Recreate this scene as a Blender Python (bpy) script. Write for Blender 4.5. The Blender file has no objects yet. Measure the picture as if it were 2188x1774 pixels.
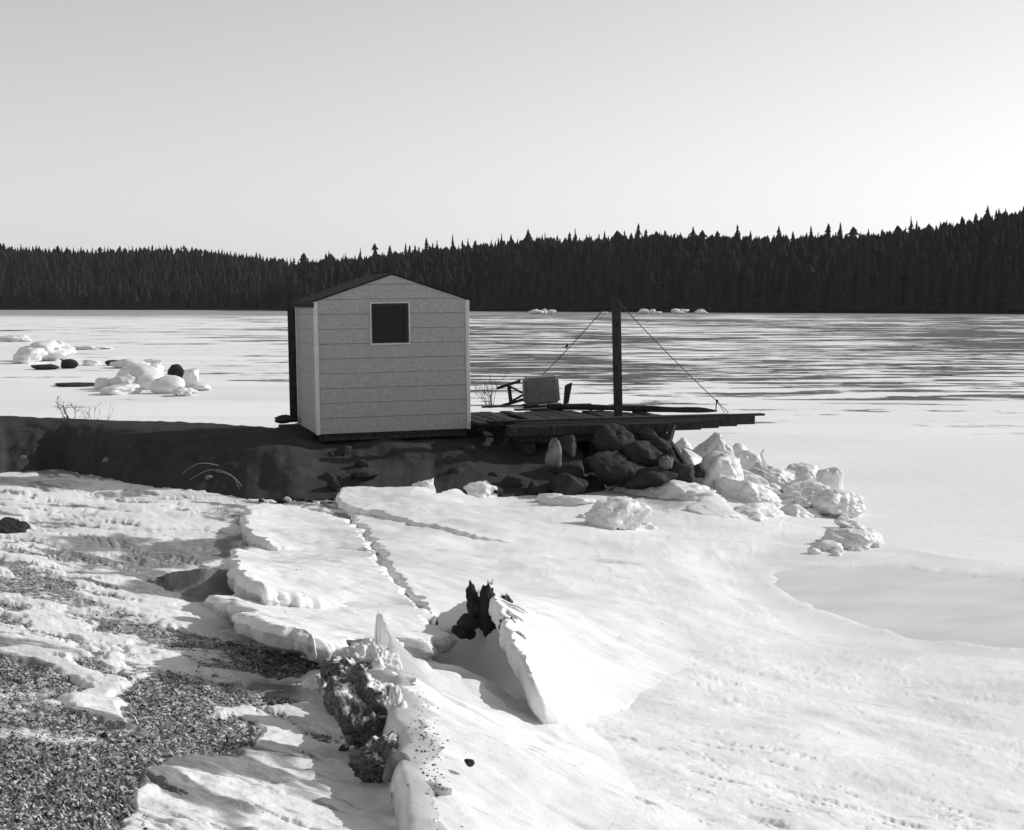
import bpy, bmesh, math, random
import numpy as np
from mathutils import Vector, Matrix
R = math.radians
random.seed(7)
rng = np.random.default_rng(7)
SC = bpy.context.scene
COL = SC.collection

# ------------------------------------------------------------ camera, sky, sun, exposure
CAM_H = 3.3
FPX = 3038.0                      # focal length in photo pixels (50 mm on 36 mm film)
PITCH = math.atan(242 / FPX)
cam_d = bpy.data.cameras.new('camera'); cam = bpy.data.objects.new('camera', cam_d); COL.objects.link(cam)
cam_d.sensor_width = 36; cam_d.sensor_fit = 'HORIZONTAL'; cam_d.lens = 50
cam_d.clip_start = 0.1; cam_d.clip_end = 6000
cam.location = (0, 0, CAM_H); cam.rotation_euler = (math.pi / 2 - PITCH, 0, 0)
SC.camera = cam

SUN_AZ, SUN_EL = 24.0, 26.0      # degrees: azimuth from +X towards +Y
SKY_STRENGTH, SUN_STRENGTH, EXPOSURE = 0.116, 3.0, 0.25
w = bpy.data.worlds.new('World'); SC.world = w; w.use_nodes = True
nt = w.node_tree; nt.nodes.clear()
sky = nt.nodes.new('ShaderNodeTexSky'); sky.sky_type = 'NISHITA'; sky.sun_disc = False
sky.sun_elevation = R(SUN_EL); sky.sun_rotation = R(90 - SUN_AZ)
sky.air_density = 1.0; sky.dust_density = 0.25; sky.ozone_density = 1.0
# black and white film: one grey value from the sky's three channels
sep = nt.nodes.new('ShaderNodeSeparateColor'); acc = None
for _k, _wt in enumerate((0.10, 0.34, 0.56)):
    mm = nt.nodes.new('ShaderNodeMath'); mm.operation = 'MULTIPLY_ADD'; mm.inputs[1].default_value = _wt
    nt.links.new(sep.outputs[_k], mm.inputs[0])
    if acc is not None: nt.links.new(acc, mm.inputs[2])
    else: mm.inputs[2].default_value = 0
    acc = mm.outputs[0]
bg = nt.nodes.new('ShaderNodeBackground'); out = nt.nodes.new('ShaderNodeOutputWorld')
nt.links.new(sky.outputs[0], sep.inputs[0]); nt.links.new(acc, bg.inputs[0]); nt.links.new(bg.outputs[0], out.inputs[0])
bg.inputs[1].default_value = SKY_STRENGTH
sd = bpy.data.lights.new('sun', 'SUN'); so = bpy.data.objects.new('sun', sd); COL.objects.link(so)
sd.energy = SUN_STRENGTH; sd.angle = R(0.5); sd.color = (1, 1, 1)   # black and white photograph: neutral sun
sv = Vector((math.cos(R(SUN_EL)) * math.cos(R(SUN_AZ)), math.cos(R(SUN_EL)) * math.sin(R(SUN_AZ)), math.sin(R(SUN_EL))))
so.rotation_euler = sv.to_track_quat('Z', 'Y').to_euler()
vs = SC.view_settings; vs.view_transform = 'Standard'; vs.look = 'None'; vs.gamma = 1; vs.exposure = EXPOSURE; vs.use_curve_mapping = False

# ------------------------------------------------------------ numeric noise
def _h(ix, iy, iz, s):
    n = (ix.astype(np.int64) * 374761393 + iy.astype(np.int64) * 668265263 + iz.astype(np.int64) * 2147483647 + s * 974634777) & 0xffffffff
    n = ((n ^ (n >> 13)) * 1274126177) & 0xffffffff
    n = ((n ^ (n >> 16)) * 2246822519) & 0xffffffff
    return ((n ^ (n >> 15)) & 0xffffff) / float(0xffffff)
def vn2(x, y, s=0):
    x = np.asarray(x, float); y = np.asarray(y, float)
    ix = np.floor(x); iy = np.floor(y); fx = x - ix; fy = y - iy
    fx = fx * fx * fx * (fx * (fx * 6 - 15) + 10); fy = fy * fy * fy * (fy * (fy * 6 - 15) + 10)
    z = np.zeros_like(ix)
    a = _h(ix, iy, z, s); b = _h(ix + 1, iy, z, s); c = _h(ix, iy + 1, z, s); d = _h(ix + 1, iy + 1, z, s)
    return (a * (1 - fx) + b * fx) * (1 - fy) + (c * (1 - fx) + d * fx) * fy - 0.5
def fbm2(x, y, o=4, s=0, g=0.5):
    r = 0; a = 1.0; t = 0
    for k in range(o):
        r = r + a * vn2(x * 2 ** k + 13.7 * k, y * 2 ** k - 7.1 * k, s + k); t += a; a *= g
    return r / t * 2
def vn3(x, y, z, s=0):
    ix = np.floor(x); iy = np.floor(y); iz = np.floor(z); fx = x - ix; fy = y - iy; fz = z - iz
    fx = fx * fx * (3 - 2 * fx); fy = fy * fy * (3 - 2 * fy); fz = fz * fz * (3 - 2 * fz)
    r = 0
    for dx in (0, 1):
        for dy in (0, 1):
            for dz in (0, 1):
                r = r + _h(ix + dx, iy + dy, iz + dz, s) * (fx if dx else 1 - fx) * (fy if dy else 1 - fy) * (fz if dz else 1 - fz)
    return r - 0.5
def fbm3(P, f, o=4, s=0, g=0.5):
    r = 0; a = 1.0; t = 0
    for k in range(o):
        q = P * f * 2 ** k + 5.3 * k
        r = r + a * vn3(q[:, 0], q[:, 1], q[:, 2], s + k); t += a; a *= g
    return r / t * 2
def sstep(a, b, x):
    t = np.clip((x - a) / (b - a), 0, 1); return t * t * (3 - 2 * t)

# ------------------------------------------------------------ photo geometry -> world
cp, sp_ = math.cos(PITCH), math.sin(PITCH)
def ray(u, v):
    a = (u - 1094) / FPX; b = -(v - 887) / FPX
    return np.array([a, cp + b * sp_, -sp_ + b * cp])
def at_z(u, v, z):
    r = ray(u, v); t = (z - CAM_H) / r[2]; return np.array([r[0] * t, r[1] * t, z])
def at_y(u, v, Y):
    r = ray(u, v); t = Y / r[1]; return np.array([r[0] * t, Y, CAM_H + r[2] * t])

# ------------------------------------------------------------ mesh helpers
def mesh_np(name, V, F, smooth=False):
    V = np.asarray(V, dtype=np.float32); F = np.asarray(F, dtype=np.int32)
    me = bpy.data.meshes.new(name); n = F.shape[1]
    me.vertices.add(len(V)); me.vertices.foreach_set('co', V.ravel())
    me.loops.add(F.size); me.loops.foreach_set('vertex_index', F.ravel())
    me.polygons.add(len(F)); me.polygons.foreach_set('loop_start', np.arange(0, F.size, n, dtype=np.int32))
    me.polygons.foreach_set('loop_total', np.full(len(F), n, dtype=np.int32))
    me.update(calc_edges=True)
    if smooth: me.polygons.foreach_set('use_smooth', np.ones(len(F), dtype=bool))
    return me
def link(name, me, m=None, parent=None, loc=None, rot=None):
    o = bpy.data.objects.new(name, me); COL.objects.link(o)
    if m and not me.materials: me.materials.append(m)
    if parent: o.parent = parent
    if loc is not None: o.location = loc
    if rot is not None: o.rotation_euler = rot
    return o
def tag(o, label, cat, group=None, kind=None):
    if label: o['label'] = label
    if cat: o['category'] = cat
    if group: o['group'] = group
    if kind: o['kind'] = kind
    return o
def empty(name, loc=(0, 0, 0), rot=(0, 0, 0)):
    o = bpy.data.objects.new(name, None); COL.objects.link(o); o.location = loc; o.rotation_euler = rot; return o
def attr(me, name, vals):
    a = me.attributes.new(name, 'FLOAT', 'POINT'); a.data.foreach_set('value', np.asarray(vals, dtype=np.float32))
def grid_faces(nr, nc, wrap=False):
    i = np.arange(nr - 1)[:, None]; j = np.arange(nc if wrap else nc - 1)[None, :]
    a = i * nc + j; b = i * nc + (j + 1) % nc; c = (i + 1) * nc + (j + 1) % nc; d = (i + 1) * nc + j
    return np.stack([a + 0 * b, b, c, d], -1).reshape(-1, 4)
def box_me(name, a, b, bevel=0.0, jit=0.0):
    bm = bmesh.new(); bmesh.ops.create_cube(bm, size=1)
    for v in bm.verts:
        v.co = Vector([(a[k] + b[k]) / 2 + v.co[k] * (b[k] - a[k]) for k in range(3)])
        if jit: v.co += Vector((random.uniform(-jit, jit), random.uniform(-jit, jit), random.uniform(-jit, jit)))
    if bevel: bmesh.ops.bevel(bm, geom=bm.edges[:], offset=bevel, segments=1, affect='EDGES')
    me = bpy.data.meshes.new(name); bm.to_mesh(me); bm.free(); return me
def bar_me(name, p, q, w_, h_, bevel=0.004, up=(0, 0, 1), jit=0.0):
    p = Vector(p); q = Vector(q); d = (q - p); L = d.length; d.normalize(); u = Vector(up)
    s = d.cross(u).normalized(); u = s.cross(d).normalized()
    me = box_me(name, (-w_ / 2, 0, -h_ / 2), (w_ / 2, L, h_ / 2), bevel, jit)
    me.transform(Matrix(((s.x, d.x, u.x, p.x), (s.y, d.y, u.y, p.y), (s.z, d.z, u.z, p.z), (0, 0, 0, 1)))); return me
def tube_arrays(pts, rad, n=6, cap=True):
    pts = np.asarray(pts, float); m = len(pts); rad = np.broadcast_to(rad, m)
    T = np.gradient(pts, axis=0); T /= np.linalg.norm(T, axis=1)[:, None] + 1e-9
    ref = np.array([0.13, 0.31, 0.94]); S = np.cross(T, ref); S /= np.linalg.norm(S, axis=1)[:, None] + 1e-9; U = np.cross(S, T)
    th = np.linspace(0, 2 * np.pi, n, endpoint=False)
    V = pts[:, None] + rad[:, None, None] * (np.cos(th)[None, :, None] * S[:, None] + np.sin(th)[None, :, None] * U[:, None])
    V = V.reshape(-1, 3); F = grid_faces(m, n, True)
    if cap:
        V = np.vstack([V, pts[:1], pts[-1:]]); k = m * n; e = []
        for j in range(n):
            e.append([j, (j + 1) % n, k, k]); e.append([(m - 1) * n + (j + 1) % n, (m - 1) * n + j, k + 1, k + 1])
        return V, F, np.array(e)[:, :3]
    return V, F, None
def tubes_me(name, list_of, n=5):
    """several tapered tubes in one mesh, as triangles"""
    Vs, Fs, off = [], [], 0
    for pts, rad in list_of:
        V, F, E = tube_arrays(pts, rad, n)
        T = np.vstack([F[:, [0, 1, 2]], F[:, [0, 2, 3]], E])
        Vs.append(V); Fs.append(T + off); off += len(V)
    return mesh_np(name, np.vstack(Vs), np.vstack(Fs), True)

# ------------------------------------------------------------ materials
def new_mat(name):
    m = bpy.data.materials.new(name); m.use_nodes = True; t = m.node_tree; t.nodes.clear()
    o = t.nodes.new('ShaderNodeOutputMaterial'); b = t.nodes.new('ShaderNodeBsdfPrincipled'); t.links.new(b.outputs[0], o.inputs[0])
    return m, t, b
def N(t, kind, **kw):
    n = t.nodes.new(kind)
    for k, v in kw.items():
        if k in n.inputs.keys() if hasattr(n.inputs, 'keys') else False: n.inputs[k].default_value = v
        else: setattr(n, k, v)
    return n
def mathn(t, op, a, b=None, c=None, clamp=False):
    n = t.nodes.new('ShaderNodeMath'); n.operation = op; n.use_clamp = clamp
    for i, v in enumerate((a, b, c)):
        if v is None: continue
        if isinstance(v, (int, float)): n.inputs[i].default_value = v
        else: t.links.new(v, n.inputs[i])
    return n.outputs[0]
def coords(t, scale=(1, 1, 1), obj=False):
    g = t.nodes.new('ShaderNodeTexCoord' if obj else 'ShaderNodeNewGeometry')
    mp = t.nodes.new('ShaderNodeMapping'); mp.inputs['Scale'].default_value = scale
    t.links.new(g.outputs['Object' if obj else 'Position'], mp.inputs[0]); return mp.outputs[0]
def noise(t, co, scale, detail=4, rough=0.55, dist=0):
    n = t.nodes.new('ShaderNodeTexNoise'); n.inputs['Scale'].default_value = scale; n.inputs['Detail'].default_value = detail
    n.inputs['Roughness'].default_value = rough; n.inputs['Distortion'].default_value = dist
    t.links.new(co, n.inputs['Vector']); return n.outputs[0]
def maprange(t, v, a, b, c, d, smooth=True):
    n = t.nodes.new('ShaderNodeMapRange'); n.interpolation_type = 'SMOOTHSTEP' if smooth else 'LINEAR'
    for i, x in enumerate((a, b, c, d)): n.inputs[i + 1].default_value = x
    t.links.new(v, n.inputs[0]); return n.outputs[0]
def mix(t, f, a, b):
    """float mix a..b by f"""
    n = t.nodes.new('ShaderNodeMix'); n.data_type = 'FLOAT'
    for i, v in zip((0, 2, 3), (f, a, b)):
        if isinstance(v, (int, float)): n.inputs[i].default_value = v
        else: t.links.new(v, n.inputs[i])
    return n.outputs[0]
def setc(t, b, v):
    if isinstance(v, (int, float)): b.inputs['Base Color'].default_value = (v, v, v, 1)
    else: t.links.new(v, b.inputs['Base Color'])
def bump(t, b, h, strength=0.5, dist=0.01):
    n = t.nodes.new('ShaderNodeBump'); n.inputs['Strength'].default_value = strength; n.inputs['Distance'].default_value = dist
    t.links.new(h, n.inputs['Height']); t.links.new(n.outputs[0], b.inputs['Normal'])
def getattr_(t, name):
    a = t.nodes.new('ShaderNodeAttribute'); a.attribute_name = name; return a.outputs['Fac']

def ground_mat(name, snow=0.86, dirt=0.085, grey=0.22):
    m, t, b = new_mat(name)
    co = coords(t)
    n1 = noise(t, co, 60, 5, 0.65); n2 = noise(t, co, 9, 4, 0.6); n3 = noise(t, co, 230, 3, 0.6)
    stre = noise(t, coords(t, (3.0, 9.0, 3.0)), 1.3, 6, 0.7, 0.6)
    sn = mathn(t, 'ADD', mathn(t, 'MULTIPLY', n2, 0.12), snow - 0.08)
    sn = mathn(t, 'MULTIPLY', sn, maprange(t, n1, 0.28, 0.42, 0.90, 1.0))
    dsh = noise(t, coords(t, (1, 1, 1)), 1, 1)
    mp = t.nodes.new('ShaderNodeMapping'); mp.inputs['Rotation'].default_value = (0, 0, 0.49); mp.inputs['Scale'].default_value = (2.2, 12, 2); t.links.new(coords(t), mp.inputs[0])
    dsh = noise(t, mp.outputs[0], 1.0, 6, 0.68); blot = noise(t, coords(t, (1, 1.3, 1)), 0.8, 5, 0.6, 0.4)
    sn = mathn(t, 'MULTIPLY', sn, maprange(t, dsh, 0.60, 0.70, 1.0, 0.72))
    sn = mathn(t, 'MULTIPLY', sn, maprange(t, blot, 0.38, 0.62, 0.88, 1.0))
    sn = mathn(t, 'MULTIPLY', sn, maprange(t, stre, 0.30, 0.40, 0.82, 1.0))
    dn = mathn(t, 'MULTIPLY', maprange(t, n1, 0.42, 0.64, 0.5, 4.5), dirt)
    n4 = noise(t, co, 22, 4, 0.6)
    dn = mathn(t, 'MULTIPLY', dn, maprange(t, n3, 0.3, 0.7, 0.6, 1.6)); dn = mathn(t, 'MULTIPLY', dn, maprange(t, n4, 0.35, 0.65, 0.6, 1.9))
    gn = mathn(t, 'MULTIPLY', maprange(t, n2, 0.3, 0.7, 0.8, 1.25), grey)
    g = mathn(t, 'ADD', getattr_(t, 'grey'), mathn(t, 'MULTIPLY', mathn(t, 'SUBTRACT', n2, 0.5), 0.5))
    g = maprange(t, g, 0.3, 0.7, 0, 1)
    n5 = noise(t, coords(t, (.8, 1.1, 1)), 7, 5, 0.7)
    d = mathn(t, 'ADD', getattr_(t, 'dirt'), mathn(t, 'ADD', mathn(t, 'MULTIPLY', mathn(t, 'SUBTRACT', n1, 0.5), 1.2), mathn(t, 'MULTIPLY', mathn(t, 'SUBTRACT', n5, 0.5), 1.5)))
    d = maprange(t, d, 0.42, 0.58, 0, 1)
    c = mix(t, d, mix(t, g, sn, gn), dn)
    setc(t, b, c); b.inputs['Roughness'].default_value = 0.62; b.inputs['Specular IOR Level'].default_value = 0.25
    h = mathn(t, 'ADD', mathn(t, 'MULTIPLY', n1, 0.7), mathn(t, 'MULTIPLY', n3, 0.35))
    bump(t, b, h, 0.45, 0.014)
    return m
M = {}
M['ground'] = ground_mat('snow_and_turf')

def simple(name, lo, hi, scale=8, rough=0.8, bs=0.4, bd=0.01, stretch=(1, 1, 1), spec=0.2, detail=5, obj=True):
    m, t, b = new_mat(name); co = coords(t, stretch, obj)
    n = noise(t, co, scale, detail, 0.62); setc(t, b, maprange(t, n, 0.3, 0.7, lo, hi))
    b.inputs['Roughness'].default_value = rough; b.inputs['Specular IOR Level'].default_value = spec
    n2 = noise(t, co, scale * 5, 4, 0.6); bump(t, b, mathn(t, 'ADD', n, mathn(t, 'MULTIPLY', n2, 0.4)), bs, bd); return m
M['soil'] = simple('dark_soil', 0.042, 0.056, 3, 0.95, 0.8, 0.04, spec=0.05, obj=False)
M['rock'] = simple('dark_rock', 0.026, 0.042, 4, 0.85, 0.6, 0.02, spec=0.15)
M['rock_pale'] = simple('pale_rock', 0.08, 0.2, 6, 0.8, 0.6, 0.02)
M['paint'] = simple('weathered_light_paint', 0.29, 0.37, 16, 0.75, 0.25, 0.003, (1, 1, 1.3))
M['trim'] = simple('pale_trim_paint', 0.50, 0.58, 9, 0.6, 0.2, 0.003)
M['roof'] = simple('tar_roofing', 0.012, 0.03, 20, 0.9, 0.5, 0.004, spec=0.1)
M['wood'] = simple('wet_dark_timber', 0.018, 0.05, 7, 0.85, 0.3, 0.003, (6, 6, 1), spec=0.1)
M['wood_grey'] = simple('grey_weathered_timber', 0.024, 0.06, 6, 0.85, 0.3, 0.003, (1, 6, 6), spec=0.1)
M['tub'] = simple('dull_grey_enamel', 0.14, 0.19, 5, 0.6, 0.15, 0.003)
M['wire'] = simple('rusty_wire', 0.03, 0.06, 30, 0.7, 0.2, 0.002)
M['twig'] = simple('bare_twig', 0.05, 0.11, 30, 0.9, 0.2, 0.002)
M['stalk'] = simple('dry_stalk', 0.16, 0.30, 30, 0.9, 0.2, 0.002)
M['spruce'] = simple('spruce_needles', 0.018, 0.024, 0.5, 0.95, 0.2, 0.1, spec=0.02, obj=False)
M['forest_far'] = simple('far_mixed_forest', 0.02, 0.028, 0.08, 0.95, 0.2, 0.1, spec=0.02, obj=False)
m, t, b = new_mat('window_glass'); setc(t, b, 0.015); b.inputs['Roughness'].default_value = 0.12; b.inputs['Specular IOR Level'].default_value = 0.15; M['glass'] = m

def ice_mat(name, dirty=0.0, trans=0.22):
    m, t, b = new_mat(name); co = coords(t)
    n1 = noise(t, co, 14, 5, 0.65, 0.3); n2 = noise(t, co, 70, 4, 0.6)
    c = maprange(t, n1, 0.25, 0.6, 0.66, 0.86)
    if dirty:
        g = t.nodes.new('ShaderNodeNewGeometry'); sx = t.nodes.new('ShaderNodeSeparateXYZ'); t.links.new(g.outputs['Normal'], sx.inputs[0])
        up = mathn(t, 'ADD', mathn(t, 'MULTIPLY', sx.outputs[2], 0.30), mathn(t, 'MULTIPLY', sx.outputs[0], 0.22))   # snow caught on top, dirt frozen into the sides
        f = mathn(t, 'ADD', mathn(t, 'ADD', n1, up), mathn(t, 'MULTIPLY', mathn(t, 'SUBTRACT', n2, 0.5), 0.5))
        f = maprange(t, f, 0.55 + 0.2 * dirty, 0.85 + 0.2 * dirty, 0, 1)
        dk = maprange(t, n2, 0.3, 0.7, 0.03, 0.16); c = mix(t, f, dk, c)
    setc(t, b, c); b.inputs['Roughness'].default_value = 0.45; b.inputs['Specular IOR Level'].default_value = 0.3
    bump(t, b, mathn(t, 'ADD', n1, mathn(t, 'MULTIPLY', n2, 0.4)), 0.45, 0.02)
    if trans:
        tr = t.nodes.new('ShaderNodeBsdfTranslucent'); tr.inputs[0].default_value = (0.8, 0.8, 0.8, 1)
        mx = t.nodes.new('ShaderNodeMixShader'); mx.inputs[0].default_value = trans
        o = [n for n in t.nodes if n.type == 'OUTPUT_MATERIAL'][0]
        t.links.new(b.outputs[0], mx.inputs[1]); t.links.new(tr.outputs[0], mx.inputs[2]); t.links.new(mx.outputs[0], o.inputs[0])
    return m
M['ice'] = ice_mat('snowy_ice', 0, 0.12)
M['ice_thin'] = ice_mat('thin_clear_ice', 0, 0.6)
M['ice_dirty'] = ice_mat('dirt_filled_ice', 0.6, 0)

# lake ice
m, t, b = new_mat('lake_ice')
g = t.nodes.new('ShaderNodeNewGeometry'); sx = t.nodes.new('ShaderNodeSeparateXYZ'); t.links.new(g.outputs['Position'], sx.inputs[0])
X_, Y_ = sx.outputs[0], sx.outputs[1]
fine = mix(t, maprange(t, Y_, 75, 150, 0, 1), noise(t, coords(t, (0.17, 0.55, 1)), 1.0, 6, 0.66, 0.3), noise(t, coords(t, (0.09, 0.22, 1)), 1.0, 6, 0.68, 0.3))
clus = noise(t, coords(t, (0.030, 0.022, 1)), 1.0, 3, 0.5)
big = noise(t, coords(t, (0.06, 0.16, 1)), 1.0, 4, 0.55, 0.3)
ratio = mathn(t, 'DIVIDE', X_, mathn(t, 'MAXIMUM', Y_, 10))
side = maprange(t, ratio, -0.34, -0.02, 0.25, 1.0)
dist = mathn(t, 'MULTIPLY', maprange(t, Y_, 30, 70, 0.25, 1), maprange(t, Y_, 330, 480, 1, 0.75))
thr = mathn(t, 'ADD', 0.66, mathn(t, 'MULTIPLY', mathn(t, 'MULTIPLY', side, dist), -0.195))
thr = mathn(t, 'ADD', thr, mathn(t, 'MULTIPLY', mathn(t, 'SUBTRACT', clus, 0.5), -0.45))
f = mathn(t, 'MULTIPLY', mathn(t, 'SUBTRACT', fine, thr), 40, clamp=True)
f = mathn(t, 'MULTIPLY', f, maprange(t, Y_, 24, 44, 0.0, 1.0))
white = maprange(t, big, 0.25, 0.7, 0.78, 0.92)
dark = maprange(t, noise(t, coords(t, (0.9, 0.9, 1)), 1.0, 4, 0.6), 0.3, 0.7, 0.04, 0.16)
shore = maprange(t, mathn(t, 'ADD', Y_, mathn(t, 'MULTIPLY', clus, 120)), 340, 430, 0, 0.8)
c = mix(t, shore, mix(t, f, white, dark), 0.22)
setc(t, b, c); b.inputs['Roughness'].default_value = 0.7; b.inputs['Specular IOR Level'].default_value = 0.12
bump(t, b, mathn(t, 'ADD', noise(t, coords(t, (1.0, 1.6, 1)), 2.5, 5, 0.6), mathn(t, 'MULTIPLY', noise(t, coords(t), 30, 4, 0.6), 0.06)), 0.35, 0.05)
M['lake'] = m
m, t, b = new_mat('pool_ice')
n = noise(t, coords(t, (1, 1.6, 1)), 0.9, 4, 0.5, 0.3); n2 = noise(t, coords(t), 25, 4, 0.6)
setc(t, b, mathn(t, 'MULTIPLY', maprange(t, n, 0.3, 0.7, 0.62, 0.74), maprange(t, n2, 0.3, 0.7, 0.97, 1.03)))
b.inputs['Roughness'].default_value = 0.5; b.inputs['Specular IOR Level'].default_value = 0.3
bump(t, b, n2, 0.15, 0.01); M['pool'] = m
m, t, b = new_mat('dead_grass'); a = getattr_(t, 'tone'); setc(t, b, a); b.inputs['Roughness'].default_value = 0.9; b.inputs['Specular IOR Level'].default_value = 0.05; M['grass'] = m

# ------------------------------------------------------------ terrain of the shore
CP = [  # photo x, photo y, height above the lake
 (-600,1774,1.9),(0,1774,1.75),(500,1774,1.62),(900,1774,1.48),(1300,1774,1.26),(1750,1774,.92),(2188,1774,.62),(2900,1774,.2),
 (-600,1500,1.75),(0,1500,1.55),(300,1560,1.5),(560,1560,1.35),(700,1600,1.33),(900,1600,1.25),(1200,1600,1.06),(1700,1600,.68),(2188,1600,.38),(2900,1600,.1),
 (0,1350,1.38),(300,1400,1.30),(600,1440,1.15),(780,1440,1.06),(1000,1440,.88),(1150,1505,.86),(1400,1500,.66),(1900,1480,.26),(2400,1450,.1),
 (-600,1250,1.3),(0,1230,1.10),(300,1260,.95),(560,1320,.92),(760,1380,.88),(950,1380,.72),(1040,1340,.70),(1200,1350,.62),(1500,1350,.36),(1750,1370,.1),
 (0,1130,.80),(300,1140,.68),(500,1180,.58),(560,1240,.62),(700,1250,.72),(850,1250,.74),(1000,1230,.66),(1200,1220,.52),(1450,1240,.30),(1650,1260,.08),
 (-600,1060,.75),(0,1030,.58),(250,1050,.54),(520,1070,.50),(620,1120,.52),(720,1070,.50),(900,1120,.56),(1000,1060,.46),(1100,1110,.50),(1300,1130,.38),(1500,1130,.24),(1650,1170,.10),
 (1200,1060,.42),(1350,1040,.34),(1480,1020,.28),(1560,1060,.30),(1700,1110,.07),(1850,1180,.04),(2188,1245,.03),(2700,1330,.02),
]
CPW = [at_z(u, v, z) for u, v, z in CP]
extra = [(-14,28,.3),(-8,27,.3),(-4,26.5,.25),(0,26,.2),(3,25.5,.0),(-16,34,-.3),(-5,32,-.4),(3,30,-.4),(6,26,-.3),(10,26,-.3),(8,21.5,-.15),(13,20,-.1),(20,26,-.3)]
CPW += [np.array(e, float) for e in extra]
CPW = np.array(CPW)
def uw(X, Y): return np.stack([X / Y * 1.9, np.log(Y)], -1)
_c = uw(CPW[:, 0], CPW[:, 1])
def _tps(r2): return 0.5 * r2 * np.log(r2 + 1e-12)
n_ = len(_c); K = _tps(((_c[:, None] - _c[None]) ** 2).sum(-1)) + np.eye(n_) * 0.004; P_ = np.hstack([np.ones((n_, 1)), _c])
A_ = np.block([[K, P_], [P_.T, np.zeros((3, 3))]]); W_ = np.linalg.solve(A_, np.concatenate([CPW[:, 2], np.zeros(3)]))
def base_z(X, Y):
    X = np.atleast_1d(np.asarray(X, float)); Y = np.atleast_1d(np.asarray(Y, float)); q = uw(X.ravel(), Y.ravel())
    r = W_[n_] + q @ W_[n_ + 1:]
    for k in range(n_): r = r + W_[k] * _tps(((q - _c[k]) ** 2).sum(-1))
    r = r + (0.07 * fbm2(q[:, 0] * np.exp(q[:, 1]) / 1.9 * .7, np.exp(q[:, 1]) * .7, 3, 3) + 0.022 * fbm2(q[:, 0] * np.exp(q[:, 1]) / 1.9 * 2.1, np.exp(q[:, 1]) * 2.1, 3, 9)) * np.clip(r / .4, .15, 1)
    return r.reshape(X.shape)
def on_ground(u, v, lift=0.0):
    z = 0.8
    for _ in range(25):
        p = at_z(u, v, z); z = 0.5 * z + 0.5 * (float(base_z(p[0], p[1])[0]) + lift)
    return at_z(u, v, z)
def poly_w(pts): return np.array([on_ground(u, v)[:2] for u, v in pts])
def inside_dist(P, X, Y):
    """signed distance to polygon P, positive inside"""
    d2 = np.full(X.shape, 1e9); ins = np.zeros(X.shape, bool); n = len(P)
    for i in range(n):
        a = P[i]; b2 = P[(i + 1) % n]; e = b2 - a; L = e @ e + 1e-12
        tt = np.clip(((X - a[0]) * e[0] + (Y - a[1]) * e[1]) / L, 0, 1)
        d2 = np.minimum(d2, (X - a[0] - tt * e[0]) ** 2 + (Y - a[1] - tt * e[1]) ** 2)
        if a[1] != b2[1]:
            c_ = ((a[1] > Y) != (b2[1] > Y)) & (X < (b2[0] - a[0]) * (Y - a[1]) / (b2[1] - a[1]) + a[0]); ins ^= c_
    return np.where(ins, 1, -1) * np.sqrt(d2)

z4 = lambda L: [(x / 2.63, 1000 + y / 2.63) for x, y in L]
DIRT_SHADE = [  # (polygon, strength): dirt, plus shade painted under the ice tongues
 (z4([(-900,1000),(0,1055),(150,1065),(260,1120),(480,1230),(340,1290),(380,1380),(560,1440),(800,1500),(720,1400),(655,1290),(760,1180),(900,1150),(1100,1190),(1300,1250),(1700,1300),(1650,1335),(1350,1340),(1050,1440),(1420,1440),(1330,1600),(1200,1640),(900,1650),(760,1736),(600,2080),(-900,2080)]), .85),
 (z4([(-900,520),(0,600),(150,620),(300,690),(560,770),(900,880),(1250,960),(1700,1010),(1850,1080),(1750,1160),(1500,1180),(1200,1130),(900,1030),(600,930),(450,850),(300,770),(150,730),(0,690),(-900,600)]), .62),
 (z4([(640,1000),(900,1090),(1300,1190),(1500,1250),(1300,1260),(900,1190),(700,1130)]), .5),
 (z4([(-500,460),(0,515),(200,580),(420,650),(470,700),(330,695),(200,640),(0,560),(-500,500)]), 1.3),  # narrow winding streak, close to black
 (z4([(-200,730),(0,750),(100,770),(210,812),(80,808),(0,785),(-200,760)]), .9),
 (z4([(-200,790),(0,800),(80,820),(160,872),(60,887),(0,875),(-200,850)]), .95),
 (z4([(415,1005),(520,1050),(600,1105),(700,1170),(690,1190),(580,1140),(480,1080)]), .9),
 (z4([(0,935),(80,945),(80,955),(0,950)]), .8),
 (z4([(130,288),(350,295),(530,330),(400,338),(150,318)]), .55),
 (z4([(480,255),(560,240),(540,275),(500,275)]), .6),
 (z4([(1030,1425),(1400,1425),(1400,1580),(1250,1530),(1150,1470)]), 1.3),
 ([(535,1330),(600,1352),(735,1388),(725,1368),(640,1350),(545,1318)], 1.3),  # wet gravel, darkened to paint the shade under the nearest tongue
 ([(505,1248),(560,1268),(660,1278),(640,1262),(560,1245),(515,1225)], 1.3),  # wet gravel and painted gap shade below the middle tongue
 ([(515,1150),(600,1172),(560,1158),(525,1140)], 1.2),  # painted shade in the gap below the furthest tongue
 ([(545,1046),(720,1050),(720,1076),(640,1078),(600,1068),(545,1062)], .75),
]
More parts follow.
